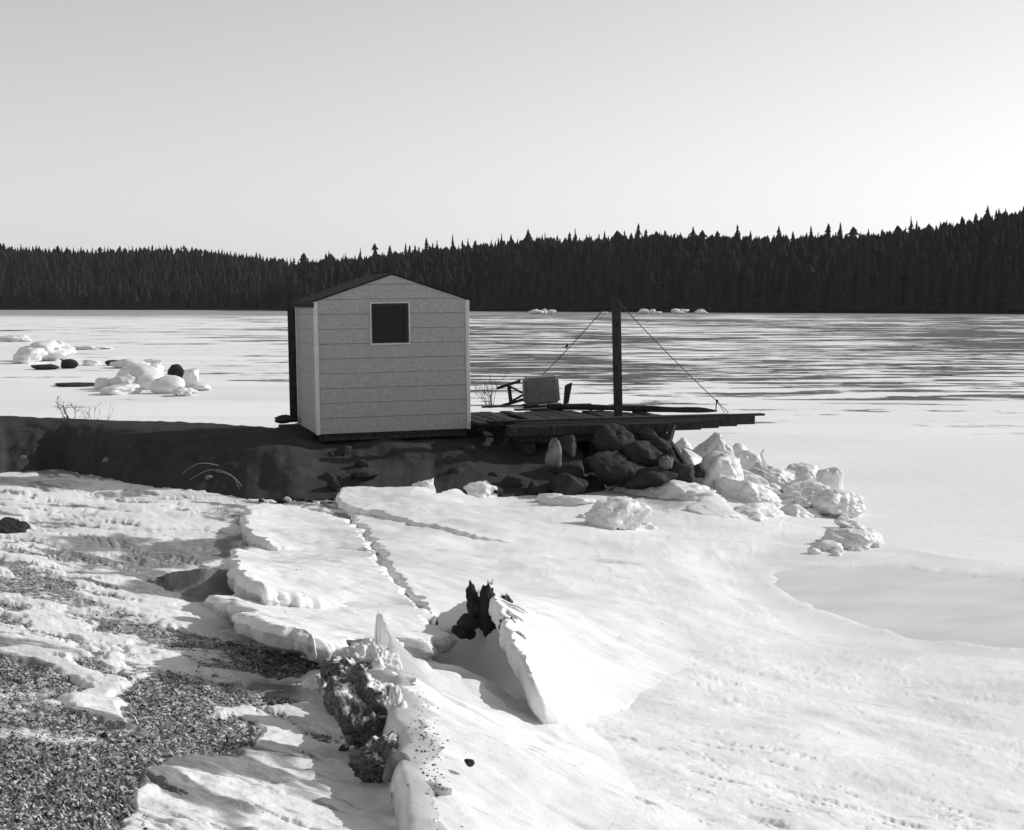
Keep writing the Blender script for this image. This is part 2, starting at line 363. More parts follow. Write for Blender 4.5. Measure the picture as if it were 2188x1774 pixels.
GREY = [  # grey ice; several patches also paint in cast shade
 (z4([(230,400),(430,378),(650,385),(930,410),(700,472),(300,475)]), .75),
 (z4([(640,440),(950,425),(1380,378),(1330,520),(1100,545),(740,600),(700,560)]), 1.0),  # grey ice with the shadow of the slabs painted in
 (z4([(700,660),(850,650),(1150,640),(1420,640),(1500,770),(1100,760),(850,740),(700,700)]), 1.2),  # grey ice and painted shade under the middle and nearest tongues
 (z4([(1100,770),(1400,775),(1450,880),(1240,880)]), .7),
 (z4([(400,555),(650,535),(640,580),(450,580)]), .8),
 (z4([(1120,230),(1380,200),(1370,280),(1150,290)]), .6),
 (z4([(640,350),(980,335),(1250,350),(700,370)]), .7),
 (z4([(1300,1210),(1750,1205),(1700,1290),(1450,1290)]), .8),
 ([(-400,990),(0,1012),(230,1040),(250,1046),(0,1042),(-400,1030)], .5),  # painted shadow band of the bank on the snow at its foot
 ([(1300,1020),(1500,1010),(1520,1090),(1400,1110),(1320,1060)], .55),  # painted shadow that the ice heap throws to its left
 ([(1210,1185),(1400,1195),(1420,1215),(1250,1215)], .45),
]
POOL = [(1630,1225),(1680,1216),(1900,1213),(2188,1245),(2800,1330),(2800,1500),(2188,1396),(2000,1375),(1850,1345),(1780,1320),(1700,1290),(1650,1250)]
POOLW = np.array([at_z(u, v, 0.02)[:2] for u, v in POOL])
DIRT_SHADE_W = [(poly_w(p), s) for p, s in DIRT_SHADE]; GREYW = [(poly_w(p), s) for p, s in GREY]
HOLLOW = poly_w([(860,1372),(905,1350),(1010,1335),(1045,1300),(1100,1400),(1190,1512),(1100,1490)])
UNDER = [poly_w([(470,1300),(530,1320),(740,1385),(900,1370),(930,1330),(640,1290)]), poly_w([(500,1200),(560,1255),(820,1290),(760,1250),(560,1190)]), poly_w([(520,1130),(560,1155),(700,1160),(640,1130)])]

def relief(X, Y, dirt, z, k=1.0):
    left = sstep(0.02, -0.16, X / Y) * k
    zl = (0.004 + 0.008 * left) * fbm2(X * 7, Y * 9, 4, 14, .6)
    zl += 0.016 * np.abs(fbm2(X * 1.3 + Y * .9, Y * 4.2 - X * 2.5, 4, 21, .6)) * sstep(-.3, .2, fbm2(X * .5, Y * .5, 2, 23))
    zl += 0.006 * sstep(.28, .5, fbm2(X * 2.2 + Y * 1.3, Y * 7 - X * 3.5, 4, 26, .6))
    crust = fbm2(X * 3.0, Y * 4.0, 3, 44)
    da = X * .88 - Y * .47; dc = X * .47 + Y * .88
    dash = fbm2(da * 2.6, dc * 13, 4, 27, .62); gate = sstep(-.15, .3, fbm2(X * .8, Y * .8, 3, 28))
    fade = sstep(15, 8, Y)
    zl -= 0.016 * sstep(.22, .5, dash) * gate * fade
    zl += 0.004 * fade * fbm2(X * 18, Y * 18, 3, 29, .6)
    zl += 0.010 * left * sstep(.05, .25, crust) * sstep(.3, .0, dirt)
    zl += 0.020 * sstep(.45, .2, dirt) - 0.01
    zl += sstep(.3, .6, dirt) * 0.016 * fbm2(X * 24, Y * 24, 3, 71)
    return zl * np.where(z < .12, .45, 1)

def ground_fields(X, Y):
    z = base_z(X, Y)
    wx = X + 0.012 * Y * fbm2(X * 3.5, Y * 3.5, 5, 31, .6); wy = Y + 0.026 * Y * fbm2(X * 3.5, Y * 3.5, 5, 57, .6)
    near = sstep(30, 6, Y)
    dirt = np.zeros(X.shape); grey = np.zeros(X.shape)
    sc = 0.01 + 0.007 * Y
    for P, s in DIRT_SHADE_W: dirt = np.maximum(dirt, s * sstep(-1, 1, inside_dist(P, wx, wy) / sc))  # dirt also carries the shade painted under the tongues
    for P, s in GREYW: grey = np.maximum(grey, s * sstep(-1.5, 1.5, inside_dist(P, wx, wy) / (2 * sc)))
    patch = fbm2(X * 1.6 - Y * .35, Y * 2.6 + X * .8, 5, 5, 0.6)
    dirt = dirt * (1 + 0.9 * patch) + .08 * (dirt > .05)
    left = sstep(0.02, -0.16, X / Y)
    # thin bare streaks in the crusted snow on the left
    al_ = X * .82 - Y * .57; ac_ = X * .57 + Y * .82
    stk = fbm2(al_ * .9, ac_ * 4.2, 6, 91, 0.66)
    grey = np.maximum(grey, left * sstep(.08, .38, fbm2(al_ * .45 + 7, ac_ * 1.7, 5, 133, .6)) * .75)
    dirt = np.maximum(dirt, left * sstep(.12, .40, stk) * .72 * sstep(3, 6, Y))
    z = z + relief(X, Y, dirt, z)
    for P in UNDER: z = z - 0.24 * sstep(-.1, .25, inside_dist(P, X, Y))
    z = z - 0.26 * sstep(-.05, .30, inside_dist(HOLLOW, X, Y))
    pd = inside_dist(POOLW, X + .15 * fbm2(X * 3, Y * 3, 4, 61), Y + .2 * fbm2(X * 3, Y * 3, 4, 62))
    z = np.where(pd > -1.2, z * sstep(.0, -1.2, pd) + (0.045) * (1 - sstep(.0, -1.2, pd)), z)
    z = z - 0.06 * sstep(-.06, .30, pd)
    return z, dirt, grey

NR, NC = 680, 1040
iy = np.linspace(1 / 2.6, 1 / 34., NR); YY = 1 / iy
un = np.concatenate([np.linspace(-.95, -.39, 90, endpoint=False), np.linspace(-.39, .39, NC - 180), np.linspace(.39, .95, 91)[1:]]); NC = len(un)
GY, GU = np.meshgrid(YY, un, indexing='ij'); GX = GU * (GY + 0.0)
GX = GX + 0.004 * GY * fbm2(GU * 60, np.log(GY) * 30, 1, 2)
GZ, GD, GG = ground_fields(GX, GY)
me = mesh_np('snowy_shore', np.stack([GX, GY, GZ], -1).reshape(-1, 3), grid_faces(NR, NC)[:, ::-1], True)
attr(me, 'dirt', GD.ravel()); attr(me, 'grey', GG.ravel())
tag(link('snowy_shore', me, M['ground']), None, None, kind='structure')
def ground_z(x, y):
    """height of the finished ground near a point (nearest grid cell)"""
    i = int(np.clip(round(np.interp(-1.0 / y, -iy, np.arange(NR))), 0, NR - 1)); j = int(np.clip(np.searchsorted(un, x / y), 0, NC - 1))
    return float(GZ[i, j])

# lake and pool sheets
S = 3000
me = mesh_np('frozen_lake', [(-S, -200, 0), (S, -200, 0), (S, S, 0), (-S, S, 0)], [(0, 1, 2, 3)]); tag(link('frozen_lake', me, M['lake']), None, None, kind='structure')
pp = POOLW.copy(); c0 = pp.mean(0); pp = c0 + (pp - c0) * 1.12
V = [(x, y, 0.03) for x, y in pp] + [(c0[0], c0[1], 0.03)]
me = mesh_np('frozen_pool', V, [(i, (i + 1) % len(pp), len(pp)) for i in range(len(pp))]); tag(link('frozen_pool', me, M['pool']), None, None, kind='structure')

# ------------------------------------------------------------ far shore: hill and forest
def skyline(u):
    xs = [-900,560,585,605,620,630,640,660,700,800,900,960,1000,1040,1100,1160,1220,1300,1360,1450,1560,1650,1750,1850,1900,2000,2060,2130,2188,2500,3000]
    ys = [660,655,640,612,585,568,558,553,549,541,528,522,520,515,509,504,504,502,496,498,500,500,497,497,490,478,468,452,448,440,430]
    return np.interp(u, xs, ys)
def skyline_left(u):
    xs = [-900,-300,0,120,200,330,400,470,540,600,640,700,800,1200]; ys = [540,526,521,527,529,523,526,532,540,548,554,560,566,600]
    return np.interp(u, xs, ys)
def shoreY(u): return np.interp(u, [-900,560,640,1000,1500,2188,3000], [520,520,500,500,432,380,350])
def shoreYL(u): return np.interp(u, [-900,700,900], [600,560,540])
def far_hill(name, lo, hi, sh, skyf, back, th, mat, px0):
    us = np.linspace(lo, hi, 220); tt = np.linspace(0, 1, 14); V = []
    for tq in tt:
        for u in us:
            Y = sh(u) + tq * back; X = (u - 1094) / FPX * Y
            top = CAM_H + (645 - skyf(u)) / FPX * (sh(u) + back * .8) - th
            V.append((X, Y, -0.3 + (max(top, .5) + .3) * (1 - (1 - min(tq / .8, 1)) ** 1.6) + .6 * math.sin(u * .07 + tq * 9) * tq))
    me = mesh_np(name, V, grid_faces(len(tt), len(us))[:, ::-1], True); return tag(link(name, me, mat), None, None, kind='structure')
far_hill('hill', 565, 3000, shoreY, skyline, 90, 9.0, M['spruce'], 0)
far_hill('hill', -900, 1000, shoreYL, skyline_left, 140, 8.0, M['forest_far'], 0)

def spruce_arrays(h, r, layers, seg, seed, ragged=.35, pointy=1.0):
    q = np.random.default_rng(seed); V = []; F = []
    def ring(z, rad, jit):
        b0 = len(V)
        for k in range(seg):
            a = 2 * np.pi * (k + q.uniform(-.3, .3)) / seg; rr = rad * (1 + q.uniform(-jit, jit)); V.append((math.cos(a) * rr, math.sin(a) * rr, z + q.uniform(-.25, .25) * h / layers * .5))
        return b0
    for L in range(layers):
        f0 = L / layers; z0 = h * (.06 + .90 * f0); z1 = h * (.06 + .90 * (L + 1.5) / layers)
        rad = r * (1 - f0) ** pointy * (1 + q.uniform(-.22, .22)) + .03 * r
        a = ring(z0, rad, ragged); b0 = ring(min(z1, h), rad * .12, 0)
        for k in range(seg):
            k2 = (k + 1) % seg; F.append((a + k, a + k2, b0 + k2)); F.append((a + k, b0 + k2, b0 + k))
    b0 = ring(h * .88, r * .07, .3); V.append((0, 0, h)); tpi = len(V) - 1
    for k in range(seg): F.append((b0 + k, b0 + (k + 1) % seg, tpi))
    b0 = ring(0, .12, 0); b1 = ring(h * .15, .1, 0)
    for k in range(seg): k2 = (k + 1) % seg; F.append((b0 + k, b0 + k2, b1 + k2)); F.append((b0 + k, b1 + k2, b1 + k))
    return np.array(V), np.array(F)
# named skyline trees
variants = []
for k in range(9):
    h = 1.0; r = [.22, .27, .19, .31, .23, .36, .21, .28, .25][k]
    V, F = spruce_arrays(h * 10, r * 10, [11, 9, 12, 8, 10, 7, 12, 9, 10][k], 9, 100 + k, .45, [1, .9, 1.1, .75, 1, .6, 1.2, .9, 1][k]); variants.append(mesh_np('spruce_tree', V, F))
# distinct tall trees read off the photo's skyline: (x, top y)
TALL = [(652,540),(705,536),(740,540),(772,528),(803,520),(835,524),(868,519),(912,508),(935,512),(968,499),(1000,508),(1050,510),(1072,498),(1092,501),(1128,489),(1158,500),(1190,502),(1228,487),(1258,499),(1290,492),(1320,496),(1362,478),(1378,490),(1400,494),(1440,496),(1478,484),(1500,494),(1572,480),(1600,492),(1660,482),(1690,494),(1728,482),(1765,478),(1790,474),(1818,484),(1850,488),(1880,490),(1912,482),(1940,460),(1952,470),(1978,478),(2010,474),(2048,462),(2075,460),(2102,438),(2120,448),(2140,444),(2160,452),(2178,440),(2200,438),(2230,430)]
spots = []
for u, v in TALL: spots.append((u, v, 1))
u = 648
while u < 2330:
    spots.append((u + random.uniform(-3, 3), float(skyline(u)) + random.choice([random.uniform(-9, 4), random.uniform(0, 12)]), 1)); u += random.uniform(7, 17)
nright = len(spots)
u = -120
while u < 640 and len(spots) < 298:
    spots.append((u, float(skyline_left(u)) + random.uniform(-3, 5), 0)); u += random.uniform(6, 11)
M['spruce_far'] = M['forest_far']
for i, (u, v, near) in enumerate(spots[:300]):
    Y = (shoreY(u) + 72 if near else shoreYL(u) + 112) + random.uniform(-6, 4)
    topz = at_y(u, v, Y)[2]; h = random.uniform(8.5, 12.5) if near else random.uniform(6, 9)
    me_ = variants[random.randrange(9)]
    if not me_.materials: me_.materials.append(M['spruce'])
    o = link('spruce_tree', me_, None, None, ((u - 1094) / FPX * Y, Y, topz - h), (0, 0, random.uniform(0, 6.28)))
    wd = random.uniform(.75, 1.25); o.scale = (h / 10 * wd, h / 10 * wd, h / 10)
    if near: tag(o, 'dark spruce rising against the sky on the right ridge across the ice', 'spruce tree', 'spruces along the right far skyline')
    else: tag(o, 'small dark spruce on the low left hill skyline across the ice', 'spruce tree', 'spruces along the left far skyline')
print('skyline trees', len(spots))
# the mass of the forest
def forest(name, lo, hi, sh, skyf, back, n, mat, hmin, hmax, label):
    protos = [spruce_arrays(10, random.uniform(1.6, 2.6), 5, 6, 300 + k, .4, .8) for k in range(6)]
    Vs, Fs, off = [], [], 0; q = np.random.default_rng(11)
    for i in range(n):
        u = q.uniform(lo, hi); tq = q.uniform(0, 1) ** 1.1; Y = float(sh(u)) + 3 + tq * back * .80
        sky_z = CAM_H + (645 - float(skyf(u))) / FPX * (float(sh(u)) + back * .8)
        h = q.uniform(hmin, hmax); top = sky_z - 9
        gz = -0.3 + (max(top, .5) + .3) * (1 - (1 - min((tq * .8 + .01) / .8, 1)) ** 1.6)
        lim = CAM_H + (645 - float(skyf(u)) - q.uniform(4, 14)) / FPX * Y
        if gz + h > lim: gz = lim - h
        V, F = protos[i % 6]; s = h / 10; a = q.uniform(0, 6.28); wv = q.uniform(.8, 1.3)
        P = V.copy(); ca, sa = math.cos(a), math.sin(a)
        P = np.stack([(V[:, 0] * ca - V[:, 1] * sa) * s * wv + (u - 1094) / FPX * Y, (V[:, 0] * sa + V[:, 1] * ca) * s * wv + Y, V[:, 2] * s + gz], -1)
        Vs.append(P); Fs.append(F + off); off += len(V)
    me = mesh_np(name, np.vstack(Vs), np.vstack(Fs)); return tag(link(name, me, mat), label, 'forest', kind='stuff')
forest('spruce_forest', 615, 2500, shoreY, skyline, 90, 3600, M['spruce'], 8, 13, 'dense dark spruce forest covering the far shore behind the hut and the pier')
forest('spruce_forest', -300, 800, shoreYL, skyline_left, 140, 2600, M['forest_far'], 6, 10, 'smoother dark wooded hill on the far shore at the left')

# ------------------------------------------------------------ lumps: rocks and ice blocks
def ico(sub):
    bm = bmesh.new(); bmesh.ops.create_icosphere(bm, subdivisions=sub, radius=1)
    V = np.array([v.co[:] for v in bm.verts]); F = np.array([[v.index for v in f.verts] for f in bm.faces]); bm.free(); return V, F
ICO = {k: ico(k) for k in (3, 4, 5)}
def lump_me(name, size, seed, facets=9, p=10, rough=.12, freq=2.2, sub=4, flat_base=-.35, fine=.03):
    V, F = ICO[sub]; q = np.random.default_rng(seed)
    n = q.normal(size=(facets, 3)); n /= np.linalg.norm(n, axis=1)[:, None]; hgt = q.uniform(.55, 1.0, facets)
    D = V @ n.T / hgt; D = np.clip(D, 0, None); r = 1 / (np.power((D ** p).sum(1) + .9 ** p, 1 / p))
    P = V * r[:, None]
    P = P * (1 + rough * fbm3(V + seed, freq, 4, seed, .55) * 2 + fine * fbm3(V + seed, freq * 6, 3, seed + 9) * 2)[:, None]
    lo_, hi_ = P.min(0), P.max(0); P = (P - (lo_ + hi_) / 2) / (hi_ - lo_) * np.array(size)
    return mesh_np(name, P, F, True)
def put_lump(name, u, v, wpx, hpx, label, cat, group=None, mat='ice', Y=None, depth=1.0, seed=None, z=None, rotz=0, tilt=(0, 0), **kw):
    """a lump whose picture box is centred at (u, v), wpx by hpx photo pixels"""
    if Y is None:
        p = on_ground(u, v + hpx * .45) if z is None else at_z(u, v + hpx * .45, z); Y = p[1] + wpx / FPX * p[1] * .25
    c = at_y(u, v, Y); s = Y / FPX * (1.35 if name == 'ice_block' else 1.08)
    seed = seed if seed is not None else int(u * 7 + v)
    me = lump_me(name, (wpx * s, wpx * s * depth, hpx * s * 1.1), seed, **kw)
    o = link(name, me, M[mat], None, c, (tilt[0], tilt[1], rotz)); return tag(o, label, cat, group)

# ------------------------------------------------------------ ice slabs
def slab(name, pts, thick, label, mat='ground', seed=0, rough=1.0, edge=.032, dirt_spots=(), nb=460, group='broken ice sheets stranded on the shore', centre=None, grey_edge=0.0, dirt_edge=0.0, grey_all=0.0):
    W = np.array([on_ground(u, v, l) for u, v, l in pts]); L = np.array([l for _, _, l in pts])
    seg = np.linalg.norm(np.roll(W, -1, 0) - W, axis=1); cum = np.concatenate([[0], np.cumsum(seg)]); s = np.linspace(0, cum[-1], nb, endpoint=False)
    Wc = np.vstack([W, W[:1]]); Lc = np.append(L, L[0])
    bx = np.interp(s, cum, Wc[:, 0]); by = np.interp(s, cum, Wc[:, 1]); bl = np.interp(s, cum, Lc)
    k = np.ones(9) / 9
    sm = lambda a: np.convolve(np.concatenate([a[-4:], a, a[:4]]), k, 'valid')
    bx, by, bl = sm(bx), sm(by), sm(bl)
    area = 0.5 * np.sum(bx * np.roll(by, -1) - np.roll(bx, -1) * by)
    if area < 0: bx, by, bl = bx[::-1], by[::-1], bl[::-1]; area = -area
    tx = np.roll(bx, -1) - np.roll(bx, 1); ty = np.roll(by, -1) - np.roll(by, 1); ln = np.hypot(tx, ty); nx, ny = ty / ln, -tx / ln
    free = sstep(-.01, .06, bl)
    jag = (0.07 * fbm2(bx * 5 + seed, by * 5, 3, seed + 1) + .05 * fbm2(bx * 17, by * 17, 3, seed + 2)) * rough * free
    bx = bx + nx * jag; by = by + ny * jag
    e = edge
    rings = [(e * 1.6, thick), (e * .9, thick * .97), (e * .3, thick * .85), (0, thick * .65), (-e * .12, thick * .46), (0, thick * .28), (e * .25, thick * .13), (e * .65, thick * .04), (e * 1.3, 0)]
    def zt(X, Y, lf):
        lf = np.where(lf > 0, lf * lf / (lf + .06) * 1.08, 0) - .006 + np.minimum(lf, 0)
        z0 = base_z(X, Y); return z0 + lf + relief(X, Y, 0 * X, z0, .15) + .02 * fbm2(X * 1.6, Y * 1.6, 4, seed + 20) * sstep(.0, .1, lf) + .012 * fbm2(X * 9, Y * 9, 4, seed + 23, .6) * sstep(.0, .1, lf)
    V, T = [], []
    for inset, drop in rings:
        X = bx - nx * inset; Y = by - ny * inset
        if drop > 0:
            q3 = np.stack([X, Y, -drop + 0 * X], -1); bul = (.045 * fbm3(q3, 8, 4, seed + 40, .6) + .02 * fbm3(q3, 30, 3, seed + 44)) * rough; X = X + nx * bul; Y = Y + ny * bul
        V.append(np.stack([X, Y, zt(X, Y, bl) - drop], -1))
    nr = len(rings); ring_last = V[-1]
    F = grid_faces(nr, nb, True)
    T = [F[:, [0, 1, 2]], F[:, [0, 2, 3]]]
    # interior of the top: constrained triangulation of the inset ring with grid points
    step = math.sqrt(area / 7000)
    gx, gy = np.meshgrid(np.arange(bx.min(), bx.max(), step), np.arange(by.min(), by.max(), step)); gx = gx.ravel(); gy = gy.ravel()
    gx = gx + step * .25 * vn2(gx * 91, gy * 91, 3); gy = gy + step * .25 * vn2(gx * 87, gy * 83, 4)
    dI = inside_dist(ring_last[:, :2], gx, gy); kk = dI > step * .6; gx, gy = gx[kk], gy[kk]
    from mathutils.geometry import delaunay_2d_cdt
    allp = [Vector((float(x), float(y))) for x, y in ring_last[:, :2]] + [Vector((float(x), float(y))) for x, y in zip(gx, gy)]
    ov, oe, of, o1, o2, o3 = delaunay_2d_cdt(allp, [(i, (i + 1) % nb) for i in range(nb)], [], 1, 1e-6)
    oxy = np.array([v[:] for v in ov]); lf = np.zeros(len(oxy)); wsum = np.zeros(len(oxy))
    sel = np.arange(nb); Q = ring_last[sel, :2]; ql = bl[sel]          # mean value interpolation of the lift
    D_ = Q[None] - oxy[:, None]; rr_ = np.hypot(D_[..., 0], D_[..., 1]) + 1e-5; an = np.arctan2(D_[..., 1], D_[..., 0])
    al = (np.roll(an, -1, 1) - an + np.pi) % (2 * np.pi) - np.pi; tn_ = np.tan(np.clip(al, -3.0, 3.0) / 2)
    wm = (tn_ + np.roll(tn_, 1, 1)) / rr_; lf = (wm * ql).sum(1) / wm.sum(1); lf = np.clip(lf, bl.min(), bl.max())
    nr_i = rr_.argmin(1); nr_d = rr_[np.arange(len(oxy)), nr_i]; lf = np.where(nr_d < step * .55, bl[nr_i], lf)
    top = np.stack([oxy[:, 0], oxy[:, 1], zt(oxy[:, 0], oxy[:, 1], lf)], -1)
    for k_, orig in enumerate(o1):
        for oi in orig:
            if oi < nb: top[k_] = ring_last[oi]; break
    off = nr * nb; tf = np.array([f for f in of if len(f) == 3]); T.append(tf + off)
    V = np.vstack(V + [top])
    # a fan closes the underside
    c0_ = V[:nb].mean(0); ci = len(V); V = np.vstack([V, [c0_]]); j = np.arange(nb); T.append(np.stack([(j + 1) % nb, j, np.full(nb, ci)], -1))
    T = np.vstack(T)
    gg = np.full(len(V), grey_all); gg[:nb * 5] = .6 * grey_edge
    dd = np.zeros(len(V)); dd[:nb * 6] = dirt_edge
    for (du, dv, rr, st) in dirt_spots:
        c_ = on_ground(du, dv, .3); q = np.hypot((V[:, 0] - c_[0]), (V[:, 1] - c_[1]) * .7) + rr * .9 * fbm2(V[:, 0] * 9, V[:, 1] * 9, 4, 77)
        dd = np.maximum(dd, st * sstep(rr, rr * .4, q))
    me = mesh_np(name, V, T, True); attr(me, 'dirt', dd); attr(me, 'grey', gg)
    return tag(link(name, me, M[mat]), label, 'ice slab', group)

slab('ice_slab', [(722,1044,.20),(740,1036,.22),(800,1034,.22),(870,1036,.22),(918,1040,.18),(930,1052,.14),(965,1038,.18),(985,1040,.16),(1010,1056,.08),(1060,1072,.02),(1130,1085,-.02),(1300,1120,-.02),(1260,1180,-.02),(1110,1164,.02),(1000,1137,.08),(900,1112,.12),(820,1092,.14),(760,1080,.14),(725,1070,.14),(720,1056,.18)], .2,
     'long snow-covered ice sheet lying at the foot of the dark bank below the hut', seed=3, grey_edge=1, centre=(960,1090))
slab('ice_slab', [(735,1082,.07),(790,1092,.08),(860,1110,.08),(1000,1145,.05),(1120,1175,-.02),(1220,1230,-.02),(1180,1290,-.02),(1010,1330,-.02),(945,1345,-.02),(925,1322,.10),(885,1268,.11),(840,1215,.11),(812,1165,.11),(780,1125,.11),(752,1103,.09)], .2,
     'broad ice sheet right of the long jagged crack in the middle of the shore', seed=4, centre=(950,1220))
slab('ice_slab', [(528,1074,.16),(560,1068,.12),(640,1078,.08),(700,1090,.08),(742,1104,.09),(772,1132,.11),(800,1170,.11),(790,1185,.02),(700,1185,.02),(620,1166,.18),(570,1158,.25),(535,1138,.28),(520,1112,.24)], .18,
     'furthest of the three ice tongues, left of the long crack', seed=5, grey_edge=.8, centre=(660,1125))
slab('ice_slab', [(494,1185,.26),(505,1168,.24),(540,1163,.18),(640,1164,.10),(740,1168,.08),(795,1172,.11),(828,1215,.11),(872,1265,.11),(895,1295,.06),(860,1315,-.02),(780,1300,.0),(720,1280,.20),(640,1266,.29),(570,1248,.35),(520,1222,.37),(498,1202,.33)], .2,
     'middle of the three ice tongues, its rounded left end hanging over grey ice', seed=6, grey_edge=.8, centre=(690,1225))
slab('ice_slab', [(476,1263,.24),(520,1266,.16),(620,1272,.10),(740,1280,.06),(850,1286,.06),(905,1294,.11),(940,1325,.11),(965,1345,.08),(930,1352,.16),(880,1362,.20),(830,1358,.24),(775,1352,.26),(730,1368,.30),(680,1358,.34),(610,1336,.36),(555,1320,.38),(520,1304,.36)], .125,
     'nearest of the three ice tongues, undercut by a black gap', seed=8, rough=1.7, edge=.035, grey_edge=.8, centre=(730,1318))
slab('ice_slab', [(735,1372,.28),(745,1352,.32),(780,1352,.36),(815,1352,.38),(850,1374,.36),(910,1398,.31),(1000,1436,.26),(1090,1482,.21),(1160,1516,.16),(1210,1532,.06),(1300,1560,-.02),(1450,1680,-.02),(1500,1800,-.02),(1200,1950,-.02),(900,1860,.08),(882,1700,.16),(872,1600,.21),(862,1520,.26),(850,1460,.30),(815,1425,.34),(770,1400,.32)], .24,
     'large tilted ice slab sloping right from the bright crest in the foreground', seed=9, rough=1.5, edge=.05, dirt_edge=.62, dirt_spots=[(900,1530,.06,.5),(905,1570,.08,.52),(930,1600,.06,.5),(940,1640,.08,.5)], centre=(1010,1600))
slab('ice_slab', [(335,1240,-.01),(365,1222,.12),(400,1211,.20),(440,1205,.24),(480,1211,.22),(515,1228,.14),(535,1252,.04),(520,1285,-.02),(430,1294,-.02),(360,1270,-.01)], .12,
     'grey humped ice plate with a lit edge, left of the middle tongue', seed=15, rough=.5, grey_all=.9, centre=(440,1240))
slab('ice_slab', [(1014,1268,.30),(1030,1256,.42),(1048,1264,.46),(1066,1300,.46),(1088,1352,.43),(1110,1410,.39),(1140,1458,.33),(1172,1492,.26),(1200,1514,.18),(1250,1502,.13),(1300,1494,.09),(1345,1497,.05),(1400,1490,-.01),(1560,1440,-.02),(1620,1340,-.02),(1500,1240,-.02),(1280,1185,-.02),(1110,1195,-.02),(1050,1235,.03)], .16,
     'upturned ice slab with a dark dirty peak beside the deep shaded hollow', seed=12, rough=.5, edge=.025, dirt_spots=[(1085,1325,.14,.8),(1100,1350,.10,.8),(1068,1285,.09,.8),(1045,1268,.14,.9)], centre=(1230,1340))
# thin bright fin standing along the crest of the foreground slab
fin = [(800,1366,.06),(808,1368,.14),(818,1372,.12),(828,1380,.05),(842,1402,.035),(852,1440,.035),(858,1490,.035),(864,1550,.03),(870,1610,.03),(876,1680,.03),(882,1740,.03),(888,1800,.03)]
pts = np.array([on_ground(u, v, float(np.interp(v, [1366, 1440, 1550, 1680, 1800], [.33, .29, .22, .15, .07]))) for u, v, _ in fin]); hh = np.array([h for *_, h in fin])
s = np.linspace(0, len(fin) - 1, 160); path = np.stack([np.interp(s, np.arange(len(fin)), pts[:, k]) for k in range(3)], -1); hs = np.interp(s, np.arange(len(fin)), hh) * (1 + .5 * fbm2(s * 3.1, s * 0, 5, 5, .7))
hs[:4] *= [.3, .7, .9, 1]
tn = np.gradient(path, axis=0); nrm = np.stack([tn[:, 1], -tn[:, 0]], -1); nrm /= np.linalg.norm(nrm, axis=1)[:, None]
rows = []; nrm = -nrm
for k, (off, hf) in enumerate([(-.05, -3.0), (-.038, -1.2), (-.026, -.1), (-.014, .7), (0, 1.0), (.014, .95), (.034, .7), (.06, .35), (.09, -.1), (.13, -1.0), (.18, -2.4)]):
    r = path.copy(); wob = .008 * fbm3(path + k, 8, 4, 60 + k)
    wob = wob + .06 * fbm3(path, 2.6, 5, 99, .6); r[:, :2] += nrm * (off * (1 + .5 * fbm2(s * 1.1, s * 0, 3, 44)) + wob)[:, None]
    r[:, 2] += hs * hf; rows.append(r)
me = mesh_np('ice_crest', np.array(rows).reshape(-1, 3), grid_faces(len(rows), len(path)), True)
tag(link('ice_crest', me, M['ice_thin']), 'bright rounded ice crest with a small spike, running along the foreground ridge', 'ice crest')
# dirt crumbs melted out on the slopes (dropped straight down onto the ice)
from mathutils.bvhtree import BVHTree
trees_ = [BVHTree.FromPolygons([v.co for v in o.data.vertices], [tuple(p.vertices) for p in o.data.polygons]) for o in COL.objects if o.name.startswith(('ice_slab', 'ice_crest'))]
def top_z(x, y):
    z = ground_z(x, y)
    for tr_ in trees_:
        h_ = tr_.ray_cast(Vector((x, y, 5)), Vector((0, 0, -1)))
        if h_[0] is not None: z = max(z, h_[0].z)
    return z
q = np.random.default_rng(17); PT = []; CR = .55
for (u, v, du, dv, n_c, smx) in [(895,1530,9,22,50,.011),(905,1585,14,30,110,.014),(930,1635,16,34,110,.012),(885,1470,10,30,24,.008),(985,1560,90,60,40,.006),(1150,1610,160,70,30,.006),(1080,1395,60,40,16,.010),(1400,1600,300,120,40,.008),(640,1560,90,80,60,.007),(620,1225,120,60,30,.012),(700,1330,110,20,30,.010),(1250,1250,250,60,50,.014),(1500,1400,300,80,60,.012)]:
    for _ in range(int(n_c * .7)):
        p = on_ground(u + q.normal(0, du), v + q.normal(0, dv), .2); PT.append((p[0], p[1], top_z(p[0], p[1]), smx * CR * q.uniform(.25, 1)))
PT = np.array(PT); n = len(PT)
V0 = np.array([(1, 0, 0), (0, 1, 0), (-1, 0, 0), (0, -1, 0), (0, 0, .7), (0, 0, -.6)]); F0 = np.array([(0, 1, 4), (1, 2, 4), (2, 3, 4), (3, 0, 4), (1, 0, 5), (2, 1, 5), (3, 2, 5), (0, 3, 5)])
Vp = V0[None] * PT[:, 3][:, None, None] * q.uniform(.5, 1.6, (n, 6, 3))
me = mesh_np('dirt_crumbs', (Vp + PT[:, None, :3]).reshape(-1, 3), (F0[None] + 6 * np.arange(n)[:, None, None]).reshape(-1, 3)); attr(me, 'tone', np.repeat(q.uniform(.04, .16, n), 6))
tag(link('dirt_crumbs', me, M['grass']), 'dark dirt crumbs melted out of the snow and ice slabs', 'dirt', kind='stuff')
